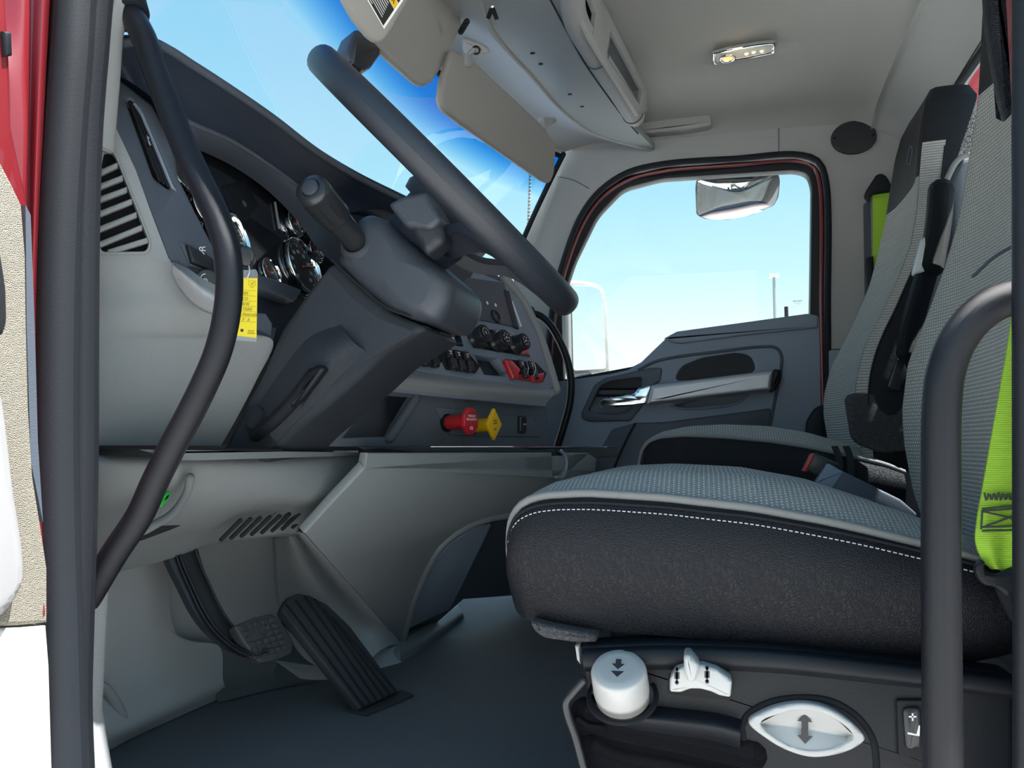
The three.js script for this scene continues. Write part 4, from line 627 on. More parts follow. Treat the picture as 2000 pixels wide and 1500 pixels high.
// ---------------------------------------------------------------- key tag
{
  const t = thing('key_tag', 'yellow handwritten dealer tag hanging from the ignition key', 'tag');
  const a = Z(470, 541, -.985), b = Z(503, 543, -1.0), pl = PL(Z(485, 600, -.99), b.clone().sub(a), V(.03, 1, .02));
  const o = [[468, 541], [503, 543], [501, 660], [462, 656]];
  obj('card', plate(pl, o, { t: .0012 }), std(C(.86, .68, .02), .6), t, 'yellow card');
  const w = on(pl, 502, 600).distanceTo(on(pl, 464, 600)), h = on(pl, 484, 541).distanceTo(on(pl, 484, 658));
  obj('handwriting', print(pl, on(pl, 484, 600), w * .96, h * .97, .0006), canvasMat(160, 512, (x, W, H) => {
    x.clearRect(0, 0, W, H); x.strokeStyle = 'rgba(70,60,10,.75)'; x.fillStyle = 'rgba(60,55,30,.95)'; x.lineWidth = 2; for (let k = 0; k < 7; k++) { x.beginPath(); x.moveTo(8, 110 + k * 46); x.lineTo(150, 110 + k * 46); x.stroke(); }
    x.strokeRect(88, 22, 56, 40); x.lineWidth = 4; x.beginPath(); x.moveTo(104, 40); x.lineTo(114, 54); x.lineTo(138, 26); x.stroke(); x.font = '15px sans-serif'; x.fillText('USED', 96, 82);
    x.font = 'italic 36px serif'; ['\u201989', 'CO', 'KW', 'T680', 'Daycab', 'F  A'].forEach((s, i) => x.fillText(s, 30, 148 + i * 46)); x.beginPath(); x.arc(30, 462, 14, 0, 7); x.fill(); x.beginPath(); x.arc(22, 36, 14, 0, 7); x.fill(); x.font = 'bold 15px sans-serif'; x.fillText('PATENT', 80, 470); x.fillText('PENDING', 74, 490);
  }, { alpha: true }), t, 'handwriting and print on the tag');
  obj('sleeve', [plate(pl, [[468, 528], [500, 526], [504, 534], [503, 544], [468, 543]], { t: .001, off: .001 }), plate(pl, [[460, 655], [502, 660], [500, 668], [458, 664]], { t: .001, off: .001 })], M.clearPl, t);
  obj('ring', tube([on(pl, 482, 545, .001), on(pl, 487, 532), on(pl, 486, 520, -.01), on(pl, 481, 515, -.03)], .0011, { rs: 6 }), M.icon, t);
  obj('key', [cyl(on(pl, 482, 505, -.05), on(pl, 478, 498, -.012), .014), plate(shift(pl, -.01), [[470, 480], [492, 486], [490, 518], [476, 520], [468, 505]], { t: .008, b: .002, r: .004 })], M.blackSatin, t, 'black key head');
}
solo('release_handle', [plate(xP(-.728), [[309, 992], [322, 962], [330, 957], [337, 960], [334, 976], [318, 992]], { t: .03, b: .006, r: .004 })], M.green, 'small green release handle under the dash end', 'handle');
// ---------------------------------------------------------------- pedals
{
  const p = thing('accelerator_pedal', 'ribbed black floor-hinged accelerator pedal', 'pedal');
  const bl = Y(704, 1384, .012), br = Y(780, 1350, .012), tl = Z(552, 1188, -1.335);
  const pl = P3(bl, br, tl), face = pl.n.dot(camera.position.clone().sub(pl.o)) < 0 ? PL(pl.o, pl.u.clone().negate(), pl.v) : pl;
  obj('pad', plate(face, [[704, 1384], [778, 1350], [736, 1292], [684, 1222], [640, 1180], [606, 1162], [582, 1158], [562, 1166], [550, 1190]], { t: .020, b: .004, r: .006 }), M.pedal, p);
  for (let k = 0; k < 6; k++) { const t = k / 5, a = [709 + t * 64, 1379 - t * 29], b = [560 + t * 90, 1182 + (t < .5 ? -t * 40 : -20 + (t - .5) * 90)]; obj('rib', tube([on(face, a[0], a[1], .0005), on(face, b[0], b[1], .0005)], .0022, { rs: 6 }), M.black, p); }
  obj('hinge_plate', plate(yP(.006), [[672, 1383], [716, 1394], [808, 1356], [786, 1346], [716, 1378]], { t: .006, b: .002 }), M.pedal, p);
  obj('linkage', [tube([Z(606, 1216, -1.42), Z(585, 1232, -1.44), Z(560, 1212, -1.45)], .012)], M.black, p);
}
{
  const p = thing('brake_pedal', 'black hanging brake pedal with a blocked rubber pad', 'pedal');
  const arm = [[352, 1070], [366, 1110], [384, 1150], [404, 1192], [428, 1228], [466, 1262], [500, 1280]].map((q, i) => Z(q[0] + 6, q[1], -1.17));
  const side = V(.55, 0, -1).normalize();
  const grid = arm.map((q, i) => { const w = [.028, .026, .024, .023, .022, .021, .020][i]; return [-1, -.5, 0, .5, 1].map(t => q.clone().addScaledVector(side, t * w).add(V(t * t * -.004, 0, 0))); });
  obj('arm', loft(grid, { nu: 10, nv: 30, back: V(-.018, 0, -.006) }), M.blackSatin, p);
  for (const t of [-.85, -.55, .75]) obj('arm_ridge', tube(grid.map(g => g[2].clone().addScaledVector(side, t * .022).add(V(.003, .002, .001))), .0024, { n: 30, rs: 8 }), M.blackSatin, p);
  const o = Z(515, 1250, -1.19), pu = Z(560, 1232, -1.25).sub(Z(480, 1258, -1.15)), pl0 = P3(Z(462, 1226, -1.155), Z(545, 1202, -1.24), Z(500, 1294, -1.165)), pl = pl0.n.dot(camera.position.clone().sub(pl0.o)) < 0 ? PL(pl0.o, pl0.u.clone().negate(), pl0.v) : pl0;
  const out = [[458, 1222], [496, 1206], [530, 1198], [546, 1206], [562, 1232], [574, 1258], [570, 1276], [536, 1290], [508, 1294], [494, 1278], [474, 1250]];
  obj('pad', plate(pl, out, { t: .022, b: .004, r: .005 }), M.pedal, p);
  const A = [464, 1224], Bq = [540, 1203], Cq = [502, 1288], Dq = [570, 1268];
  for (let i = 0; i < 5; i++) for (let j = 0; j < 6; j++) { if ((i === 2 || i === 1) && (j === 1 || j === 2)) continue; const f = (u, v) => [0, 1].map(k => (A[k] * (1 - u) + Bq[k] * u) * (1 - v) + (Cq[k] * (1 - u) + Dq[k] * u) * v); const u0 = (i + .1 + (j % 2) * .12) / 5.3, u1 = (i + .92 + (j % 2) * .12) / 5.3, v0 = (j + .1) / 6.1, v1_ = (j + .9) / 6.1; obj('tread_block', plate(pl, [f(u0, v0), f(u1, v0), f(u1, v1_), f(u0, v1_)], { t: .004, off: .0022, b: .0008 }), M.pedal, p); }
  obj('emblem', orient(new THREE.TorusGeometry(.013, .0016, 8, 28).rotateX(Math.PI / 2), on(pl, 512, 1226, .001), pl.n), M.pedal, p, 'raised round emblem');
}
// ---------------------------------------------------------------- grab handles
{
  const h = thing('pillar_grab_handle', 'long bent black grab handle on the driver windscreen pillar', 'grab handle');
  obj('bar', tube([[244, 8], [262, 38], [280, 72], [303, 138], [325, 196], [357, 280], [389, 350], [422, 420], [443, 488], [448, 555], [441, 625], [424, 692], [399, 751], [374, 802], [338, 870], [303, 940], [274, 1004], [224, 1080], [194, 1130], [150, 1205]].map((p, i) => Z(p[0], p[1], -.845 + Math.min(.03, i * .0022))), .0165, { n: 120, rs: 24 }), M.tubeBlack, h);
  obj('top_socket', [cyl(Z(222, -40, -.85), Z(250, 34, -.845), .034, .029, 28)], M.rubber, h);
}
{
  const h = thing('entry_grab_handle', 'upright black tubular grab handle bent over beside the driver seat', 'grab handle');
  obj('bar', tube([[2060, 570], [2000, 578], [1950, 590], [1905, 620], [1868, 668], [1846, 730], [1839, 800], [1838, 950], [1838, 1150], [1840, 1350], [1842, 1560]].map(p => Z(p[0], p[1], -.80)), .0168, { n: 110, rs: 24 }), M.tubeBlack, h);
}
{
  const h = thing('dash_grab_handle', 'slim curved black grab handle beside the passenger door', 'grab handle');
  obj('bar', tube([[1036, 612], [1052, 616], [1072, 632], [1092, 664], [1108, 704], [1115, 745], [1112, 790], [1100, 835], [1086, 880]].map((p, i) => Z(p[0], p[1], -2.40)), .0125, { n: 60, rs: 16 }), M.tubeBlack, h);
  obj('socket', lathe([[0, 0], [.022, 0], [.020, .018], [.0125, .022]], Z(1030, 611, -2.41), V(1, -.1, .3), 20), M.rubber, h);
}

// ---------------------------------------------------------------- seats
const lerpT = (tab, x) => { let k = 0; while (k < tab.length - 2 && x > tab[k + 1][0]) k++; const [a, b] = [tab[k], tab[k + 1]], t = Math.min(1, Math.max(0, (x - a[0]) / (b[0] - a[0]))), s = t; return a.slice(1).map((v, i) => v + (b[i + 1] - v) * s); };
function seat(o, dx, dy, zc, far, rec = 0) {
  const HW = .265, L = M.leather, p3 = (x, y, z) => V(x + dx + rec * Math.max(0, y - .52), y + dy - rec * .35 * Math.max(0, y - .6), z + zc), pc = (x, y, z) => V(x + (far ? .095 : 0), y + dy, z + zc);
  // cushion: x, seam height, crown height, bottom, half width factor
  const CT = [[-.248, .350, .352, .318, .80], [-.244, .385, .392, .298, .90], [-.236, .410, .422, .288, .952], [-.222, .428, .440, .281, .98], [-.195, .438, .452, .277, .995], [-.14, .442, .462, .275, 1], [-.05, .438, .470, .272, 1], [.05, .428, .468, .270, 1], [.14, .413, .452, .266, 1], [.22, .394, .425, .264, .99], [.29, .376, .395, .262, .96], [.33, .36, .37, .27, .9]];
  const st = []; for (let i = 0; i <= 44; i++) { const t = i / 44; st.push(-.248 + .578 * Math.pow(t, 1.7)); }
  const top = [], side = [], sideF = [], pale = [];
  for (const x of st) {
    const [sy, cy, by, wf] = lerpT(CT, x), w = HW * wf, a = [], b = [], c = [], e = [];
    for (let i = 0; i <= 24; i++) { const t = -1 + i / 12, bol = .010 * Math.exp(-(((Math.abs(t) - .72) / .16) ** 2)); a.push(pc(x, sy + (cy - sy) * Math.pow(1 - Math.abs(t) ** 2.4, .8) + bol * Math.min(1, (x + .25) * 8), t * w * .985)); }
    for (let i = 0; i <= 14; i++) { const t = i / 14, y = sy + (by - sy) * t, bul = w * .985 + .022 * Math.sin(Math.PI * Math.pow(t, .8)) - .02 * t * t; b.push(pc(x, y, bul)); c.push(pc(x, y, -bul)); }
    const bb = []; for (let i = 0; i <= 6; i++) bb.push(b[14].clone().lerp(c[14], i / 6)); e.push(...bb);
    top.push(a); side.push(b); sideF.push(c); pale.push(e);
  }
  obj('cushion_top', sheet(top, { flip: true }), M.fabric, o, 'grey dotted fabric seat top');
  const front = []; { const a = top[0], lo = pale[0]; for (let k = 0; k <= 10; k++) front.push(a.map((p, i) => { const q = side[0], zt = p.z, t = k / 10, ref = q[Math.round(t * 14)]; return V(p.x - .004 * Math.sin(Math.PI * t), p.y + (ref.y - q[0].y) * t ** .001 * (t > 0 ? 1 : 0), zt); })); }
  obj('cushion_side', [sheet(side), sheet(sideF, { flip: true }), sheet(pale), sheet(front)], L, o, 'black leather cushion side');
  const seamN = side.map(r => r[0].clone().add(V(0, .0005, .001))), seamF = sideF.map(r => r[0]);
  obj('seam_welt', [tube([...seamN.slice().reverse(), ...top[0].slice().reverse(), ...seamF].filter((_, i) => i % 2 === 0), .0055, { n: 160, rs: 10 })], M.fabricPale, o, 'pale fabric welt');
  if (!far) {
    obj('seam_line', tube(side.filter((_, i) => i % 3 === 0).map(r => r[1].clone().add(V(0, .002, .0005))), .0022, { n: 80, rs: 6 }), M.black, o);
    const c = new THREE.CatmullRomCurve3(side.filter((_, i) => i % 3 === 0 && i > 2).map(r => r[1].clone().add(V(0, -.006, .0042))), false, 'centripetal'), g = []; for (let k = 0; k < 92; k++) { const a = c.getPointAt(k / 92), b = c.getPointAt((k + .62) / 92); g.push(tube([a, b], .0008, { rs: 5, n: 1, cap: false })); }
    const s = obj('stitching', g, M.stitch, o, 'pale stitching'); s.userData.kind = 'stuff';
  }
  // backrest: y, front x at the edge, thickness, half width, bolster depth
  const BT = [[.36, .345, .10, .22, .00], [.42, .332, .13, .245, .02], [.50, .323, .145, .252, .035], [.56, .322, .145, .254, .042], [.64, .334, .14, .254, .042], [.72, .366, .13, .252, .038], [.80, .395, .12, .246, .032], [.88, .418, .115, .238, .026], [.97, .430, .11, .215, .020], [1.05, .437, .11, .180, .016], [1.13, .441, .115, .165, .012], [1.21, .446, .12, .155, .010], [1.27, .456, .11, .142, .006], [1.305, .470, .085, .118, .002], [1.322, .50, .03, .07, 0]];
  const fr = [], nearS = [], farS = [], bk = [], capF = [];
  for (let i = 0; i <= 56; i++) {
    const y = .36 + .962 * i / 56, [fx, th, hw, bo] = lerpT(BT, y), a = [], b = [], c = [], e = [];
    for (let k = 0; k <= 24; k++) { const t = -1 + k / 12, s = Math.abs(t); a.push(p3(fx + bo * (1 - Math.pow(s, 3.2)) + (s > .9 ? (s - .9) ** 2 * .8 : 0), y, t * hw * .93)); }
    for (let k = 0; k <= 10; k++) { const t = k / 10, ex = fx + .008, x = ex + (th - .008) * t, z = hw * .93 + .07 * hw * Math.sin(Math.PI * (.08 + .62 * t)) * 1.1 - .012 * t * t; b.push(p3(x, y, z)); c.push(p3(x, y, -z)); }
    for (let k = 0; k <= 8; k++) e.push(b[10].clone().lerp(c[10], k / 8).add(V(.025 * Math.sin(Math.PI * k / 8), 0, 0)));
    fr.push(a); nearS.push(b); farS.push(c); bk.push(e);
  }
  const cut = 41; // headrest above
  obj('backrest_front', sheet(fr.slice(0, cut + 1)), far ? M.fabricRib : M.fabric, o, 'grey woven fabric backrest');
  obj('headrest', [sheet(fr.slice(cut)), sheet([fr[56], bk[56].slice().reverse().concat([]).length ? fr[56].map((p, i) => p.clone().lerp(bk[56][Math.round((24 - i) / 3)], 1)) : fr[56]])], L, o, 'black leather headrest');
  const bd = i => far ? 1.9 + 2.6 * Math.min(1, Math.max(0, (i - 26) / 14)) : 2, at = (r, t) => { const k = Math.min(9, Math.floor(t)); return r[k].clone().lerp(r[k + 1], t - k); };
  const band = (s, f, a, e) => s.slice(a, e + 1).map((r, i) => Array.from({ length: 7 }, (_, k) => { const b = bd(i + a), t = f ? b * k / 6 : b + (10 - b) * k / 6; return at(r, t); })), hiRow = far ? 46 : 56;
  [[nearS, { flip: true }], [farS, {}]].forEach(([s, q]) => {
    obj('side_fabric', sheet(band(s, 1, 0, hiRow), q), M.fabricRib, o, 'grey ribbed fabric edge');
    obj('backrest_side', [sheet(band(s, 0, 0, 56), q), ...(far ? [sheet(band(s, 1, 46, 56), q)] : [])], L, o, 'black leather side bolster');
  });
  obj('side_stitch', tube(nearS.map((r, i) => at(r, bd(i)).add(V(0, 0, .001))).filter((_, i) => i > 1 && i < 47 && i % 3 === 0), .0022, { n: 70, rs: 6 }), M.black, o);
  obj('back_shell', sheet(bk, { flip: true }), M.char, o, 'charcoal back shell');
  // pale fabric edge between front and side
  return { p3, side, nearS, fr };
}
{
  const o = thing('driver_chair', 'driver seat with grey dotted fabric, black leather sides and white controls', 'seat');
  const s = seat(o, 0, 0, zc, false);
  obj('headrest_wing', plate(zP(-.985), [[1928, -60], [1932, 20], [1946, 110], [1962, 195], [1972, 232], [2000, 184], [2060, 80], [2060, -60]], { t: .03, b: .010, r: .012 }), M.leather, o, 'dark leather headrest wing');
  obj('lumbar_seam', tube([[1900, 540], [1945, 500], [2000, 470]].map(p => Z(p[0], p[1], -.99)), .002), M.char, o);
  // carpet patch under the front
  obj('carpet_flap', plate(zP(-.935), [[1034, 1212], [1070, 1222], [1163, 1240], [1166, 1256], [1120, 1256], [1062, 1248], [1040, 1232]], { t: .12, b: .006, r: .006 }), M.carpet, o, 'grey felt flap');
  // suspension base
  const zb = -.925, lens = (k) => Array.from({ length: 40 }, (_, i) => { const a = i / 40 * 2 * Math.PI, x = Math.cos(a), y = Math.sin(a); const u = x * 114 * k, v = Math.sign(y) * (1 - Math.abs(x) ** 1.7) * 60 * k; return [1576 + u * .992 - v * .02, 1433 + u * .26 * .9 + v * .86]; });
  const lensIn = [[1462, 1412], [1490, 1392], [1530, 1378], [1572, 1374], [1612, 1382], [1650, 1402], [1680, 1428], [1690, 1444], [1670, 1462], [1630, 1476], [1584, 1480], [1540, 1468], [1500, 1446]];
  const lensOut = [[1448, 1420], [1460, 1396], [1500, 1372], [1560, 1362], [1620, 1368], [1668, 1394], [1698, 1430], [1710, 1470], [1700, 1530], [1520, 1530], [1460, 1470]];
  obj('base_panel', plate(zP(zb - .012), [[1130, 1262], [1300, 1256], [1500, 1262], [1830, 1300], [1990, 1320], [1990, 1560], [1450, 1560], [1440, 1440], [1300, 1424], [1190, 1404], [1150, 1372], [1138, 1330]], { t: .05, b: .010, r: .01, holes: [{ pts: lensOut, smooth: true }] }), M.black, o, 'black plastic base panel');
  obj('base_rim', loft([[[1140, 1262], [1300, 1258], [1500, 1264], [1700, 1284], [1990, 1318]].map(p => Z(p[0], p[1], -.955)), [[1136, 1276], [1300, 1268], [1500, 1274], [1700, 1295], [1990, 1330]].map(p => Z(p[0], p[1], zb)), [[1140, 1302], [1300, 1296], [1500, 1302], [1700, 1322], [1990, 1356]].map(p => Z(p[0], p[1], zb + .004)), [[1146, 1312], [1300, 1308], [1500, 1314], [1700, 1334], [1990, 1366]].map(p => Z(p[0], p[1], zb - .010))], { nu: 30, nv: 16 }), M.black, o);
  obj('base_ledge', loft([[[1150, 1352], [1200, 1372], [1300, 1382], [1400, 1394], [1446, 1404]], [[1158, 1372], [1204, 1394], [1300, 1406], [1400, 1418], [1446, 1430]], [[1190, 1402], [1220, 1414], [1300, 1426], [1400, 1440], [1446, 1452]], [[1200, 1412], [1230, 1426], [1300, 1440], [1400, 1452], [1446, 1470]]].map((r, k) => r.map(p => Z(p[0], p[1], zb + [-.010, .012, .006, -.012][k]))), { nu: 24, nv: 16 }), M.black, o);
  obj('handle_well', plate(zP(zb - .055), [[1430, 1350], [1730, 1350], [1730, 1560], [1430, 1560]], { t: .004 }), M.hole, o);
  obj('handle_rim', tube([...lensOut, lensOut[0]].map(p => Z(p[0], p[1], zb - .013)), .004, { n: 80 }), M.black, o);
  const hd = obj('height_handle', plate(zP(zb + .002), lensIn, { t: .024, b: .003, smooth: true, holes: [{ pts: [[1486, 1414], [1530, 1394], [1574, 1389], [1620, 1400], [1666, 1438], [1630, 1460], [1580, 1465], [1530, 1450]], smooth: true }] }), M.white, o, 'white lens-shaped height handle');
  const arrow = (pl, p, sc, dir) => plate(PL(p, pl.u, pl.v), [[-.5, -.2 * 0], [0, .55], [.5, 0], [.22, 0], [.22, -.5], [-.22, -.5], [-.22, 0]].map(q => new THREE.Vector2(q[0] * sc, q[1] * sc * dir)), { t: .001, off: .0006 });
  const dish = PL(Z(1576, 1428, zb + .002), V(1, 0, 0), V(0, 1, 0));
  obj('dish', loft([[[1480, 1414], [1528, 1392], [1574, 1386], [1622, 1398], [1672, 1440]], [[1482, 1415], [1530, 1416], [1576, 1422], [1622, 1432], [1671, 1441]], [[1481, 1417], [1528, 1452], [1580, 1468], [1632, 1463], [1671, 1442]]].map((r, k) => r.map(p => Z(p[0], p[1], zb + (k === 1 ? -.011 : .001)))), { nu: 24, nv: 21, linV: true }), M.white, hd);
  obj('arrow', arrow(dish, Z(1572, 1409, zb - .003), .0155, 1), M.iconDark, hd); obj('arrow', arrow(dish, Z(1572, 1437, zb - .003), .0155, -1), M.iconDark, hd);
  // round knob
  const kx = V(-.05, .87, .5).normalize(), k0 = Z(1214, 1350, zb + .006), k1 = k0.clone().addScaledVector(kx, .036);
  const kn = obj('round_knob', lathe([[0, -.01], [.031, -.01], [.0325, .004], [.0318, .030], [.029, .035], [.02, .0362], [0, .0365]], k0, kx, 48), M.white, o, 'white round ride knob');
  const kp = PL(k0.clone().addScaledVector(kx, .0366), V(1, .02, 0), V(0, 1, 0).addScaledVector(kx, -kx.y)); obj('arrow', [arrow(kp, kp.o.clone().addScaledVector(kp.v, .005), .014, -1), plate(PL(kp.o.clone().addScaledVector(kp.v, -.010), kp.u, kp.v), [[-.007, .004], [.007, .004], [0, -.004]].map(q => new THREE.Vector2(...q)), { t: .001, off: .0006 })], M.iconDark, kn);
  obj('knob_well', lathe([[.036, .002], [.040, .004], [.042, 0]], k0.clone().addScaledVector(kx, -.008), kx, 40), M.black, o);
  // damper lever: an arched white tab with a fin
  const arc = [[1308, 1352], [1308, 1326], [1320, 1308], [1345, 1300], [1372, 1299], [1400, 1308], [1424, 1326], [1430, 1332], [1427, 1363], [1404, 1359], [1390, 1352], [1368, 1346], [1348, 1346], [1330, 1353]];
  const dl = obj('damper_lever', [plate(zP(zb + .022), arc, { t: .030, b: .003, r: .003 }), plate(zP(zb + .034), [[1335, 1284], [1340, 1280], [1348, 1281], [1364, 1298], [1366, 1306], [1358, 1334], [1342, 1334], [1336, 1312]], { t: .040, b: .005, r: .004 })], M.white, o, 'white damper lever with a raised fin');
  for (const [x, y] of [[1322, 1320], [1381, 1318]]) { const p = zP(zb + .0225); obj('icon', [plate(p, [[x - 5, y - 7], [x + 5, y - 7], [x + 5, y + 6], [x - 5, y + 6]], { t: .001 }), plate(p, [[x - 2, y - 16], [x + 2, y - 16], [x + 2, y + 14], [x - 2, y + 14]], { t: .001 }), ...[-14, 13].map(e => lathe([[0, 0], [.0022, 0], [.0022, .001], [0, .001]], Z(x, y + e, zb + .0215), V(0, 0, 1), 12))], M.iconDark, dl); }
  obj('lever_slot', plate(zP(zb - .0105), [[1304, 1318], [1330, 1300], [1420, 1306], [1434, 1330], [1430, 1368], [1304, 1356]], { t: .002, r: .006 }), M.hole, o);
  // rocker switch
  const sw = obj('switch_frame', plate(zP(zb - .006), [[1752, 1368], [1815, 1368], [1815, 1480], [1756, 1480]], { t: .01, b: .002, r: .003 }), M.hole, o);
  obj('lumbar_switch', plate(zP(zb), [[1764, 1384], [1800, 1382], [1804, 1462], [1770, 1468]], { t: .012, b: .004, r: .006 }), M.blackSatin, sw, 'black lumbar rocker');
  const ip = zP(zb + .0006); obj('icon', [plate(ip, [[1775, 1398.5], [1790, 1398.5], [1790, 1401.5], [1775, 1401.5]], { t: .001 }), plate(ip, [[1781, 1393], [1784, 1393], [1784, 1408], [1781, 1408]], { t: .001 }), plate(ip, [[1773, 1430], [1790, 1434], [1795, 1416], [1797, 1418], [1796, 1438], [1773, 1434]], { t: .001 })], M.icon, sw, 'plus sign and seat symbol');
  // bellows, rod and floor mount
  for (let k = 0; k < 4; k++) obj('bellows_fold', tube([[1142 + k * 6, 1392 + k * 34], [1200, 1412 + k * 36], [1320, 1436 + k * 36], [1470, 1470 + k * 36]].map(p => Z(p[0], p[1], zb - .02 - (k % 2) * .012)), .018, { n: 40, rs: 14 }), M.leather, o, 'black bellows fold');
  obj('bellows_cord', tube([[1128, 1405], [1150, 1418], [1176, 1422]].map(p => Z(p[0], p[1], zb)), .004), M.leather, o);
  obj('slide_bar', tube([[1140, 1330], [1120, 1352], [1106, 1372], [1108, 1392], [1124, 1440], [1140, 1500], [1156, 1560]].map(p => Z(p[0], p[1], zb + .005)), .005, { n: 50 }), M.blackSatin, o, 'black slide bar');
  obj('pedestal', [boxAt(-.12, .26, .0, .28, -1.42, -.985, .01)], M.black, o);
  obj('white_bracket', plate(zP(-.95), [[1122, 1262], [1132, 1260], [1134, 1300], [1126, 1290]], { t: .03, b: .004 }), M.whiteArm, o);
}
{
  const o = thing('passenger_chair', 'passenger seat with black leather sides and folded armrest beside the far door', 'seat');
  const zz = -2.1, s = seat(o, 0, .082, zz, true, .10), zn = zz + .268;
  // fabric headrest front panel and side details on the near face
  const ar = obj('armrest', [tube([[1838, 372], [1832, 440], [1818, 520]].map(p => Z(p[0], p[1], zn + .03)), .026, { n: 24, rs: 16 }), tube([[1808, 540], [1790, 600], [1776, 650], [1772, 690]].map(p => Z(p[0], p[1], zn + .025)), .022, { n: 20, rs: 14 })], M.leather, o, 'black padded armrest folded up');
  obj('armrest_end', plate(zP(zn + .045), [[1808, 456], [1838, 454], [1834, 480], [1818, 536], [1788, 532], [1796, 500]], { t: .05, b: .010, r: .008 }), M.whiteArm, ar, 'pale grey armrest grip');
  obj('side_shell', plate(zP(zn - .012), [[1842, 372], [1870, 315], [1900, 300], [1915, 320], [1912, 480], [1880, 560], [1820, 680], [1780, 700], [1790, 620], [1850, 480]], { t: .03, b: .012, r: .02 }), M.char, o, 'charcoal hinge shell');
  obj('shell_piping', tube([[1842, 372], [1852, 345], [1872, 312], [1896, 302], [1912, 312]].map(p => Z(p[0], p[1], zn + .004)), .006), M.fabricPale, o);
  obj('hinge_bracket', plate(zP(zn - .005), [[1752, 700], [1766, 706], [1775, 730], [1756, 764], [1733, 756]], { t: .012, b: .003, r: .004 }), M.blackSatin, o);
  obj('lower_cover', plate(zP(zn - .02), [[1650, 770], [1700, 764], [1760, 766], [1775, 810], [1780, 880], [1720, 885], [1665, 862]], { t: .03, b: .01, r: .02 }), M.carpet, o, 'dark felt hinge cover');
  for (const x of [0, 22]) obj('strap', ribbon([Z(1630 + x, 872, zn + .004), Z(1638 + x, 895, zn + .022), Z(1640 + x, 935, zn + .03)], V(1, 0, 0), .014, .003), M.black, o);
  obj('pedestal', [boxAt(-.10, .28, 0, .36, zz - .22, zz + .22, .01)], M.black, o);
  obj('emblem', orient(new THREE.TorusGeometry(.022, .002, 8, 24).rotateX(Math.PI / 2), s.fr[47][14].clone().add(V(-.001, 0, 0)), V(-1, .1, 0)), M.char, o, 'round embossed emblem');
}
// ---------------------------------------------------------------- belts
{
  const b = thing('driver_belt', 'lime green seat belt with black stitching beside the driver seat', 'seat belt');
  const z0 = -.885;
  const outl = [[[1978, 610], [2060, 610]], [[1966, 690], [2055, 690]], [[1950, 780], [2050, 780]], [[1934, 870], [2045, 870]], [[1920, 950], [2040, 950]], [[1908, 1020], [2030, 1020]], [[1906, 1060], [2020, 1060]], [[1920, 1095], [2000, 1095]], [[1936, 1112], [1984, 1112]]];
  obj('webbing', loft(outl.map(([a, c], k) => [0, .25, .5, .75, 1].map((t, i) => Z(a[0] + (c[0] - a[0]) * t, a[1], z0 + (k > 5 ? Math.sin(t * 9) * .004 : 0) + .006 * Math.sin(t * 3)))), { nu: 20, nv: 40, back: V(0, 0, -.003) }), M.lime, b, 'lime green webbing');
  const zs = z0 + .009, g = [], L = (pts, r = .0011) => g.push(tube(pts.map(p => Z(p[0], p[1], zs)), r, { rs: 5, n: pts.length * 3, cap: false }));
  L([[1918, 994], [1960, 990], [2040, 986]]); L([[1920, 998], [1960, 995], [2040, 991]]); L([[1920, 999], [1965, 1010], [2010, 1026]]); L([[1918, 1030], [1960, 1015], [2010, 996]]); L([[1917, 1030], [1960, 1028], [2040, 1022]]); L([[1918, 1037], [1960, 1036], [2040, 1030]]); L([[1918, 996], [1916, 1034]]);
  const zg = []; for (let k = 0; k < 22; k++) zg.push([1922 + k * 4.6, k % 2 ? 978 : 962]); L(zg, .0011);
  const s = obj('stitching', g, M.limeDark, b, 'black box-and-cross stitching'); s.userData.kind = 'stuff';
  obj('anchor', [plate(zP(z0 + .012), [[1903, 1112], [1918, 1092], [1926, 1098], [1924, 1116], [1950, 1126], [1975, 1110], [2010, 1095], [2010, 1140], [1970, 1170], [1950, 1150], [1918, 1142]], { t: .012, b: .004, r: .006 }), tube([Z(1960, 1150, z0), Z(1985, 1200, z0 - .01), Z(2020, 1230, z0 - .01)], .008)], M.black, b, 'black steel belt anchor');
}
{
  const b = thing('passenger_belt', 'lime green seat belt hanging behind the passenger seat', 'seat belt');
  const zb = -2.50;
  obj('webbing', loft([[[1704, 376], [1750, 374]], [[1705, 450], [1752, 450]], [[1703, 560], [1750, 560]], [[1698, 700], [1745, 700]]].map(r => [0, .5, 1].map(t => Z(r[0][0] + (r[1][0] - r[0][0]) * t, r[0][1], zb + .004 * Math.sin(t * 3)))), { nu: 8, nv: 16, back: V(0, 0, -.003) }), M.lime, b, 'lime green webbing');
  obj('guide_loop', plate(zP(zb + .02), [[1690, 380], [1694, 368], [1706, 350], [1712, 340], [1722, 337], [1732, 342], [1742, 360], [1746, 372], [1704, 378], [1700, 390]], { t: .04, b: .008, r: .008 }), M.black, b, 'black shoulder guide');
  obj('latch_tongue', plate(zP(zb + .018), [[1692, 504], [1706, 499], [1709, 540], [1704, 562], [1697, 558], [1691, 520]], { t: .02, b: .004, r: .004 }), M.black, b, 'black latch tongue');
  obj('stop_button', plate(zP(zb + .016), [[1702, 545], [1709, 544], [1709, 547], [1702, 548]], { t: .006 }), M.icon, b);
}
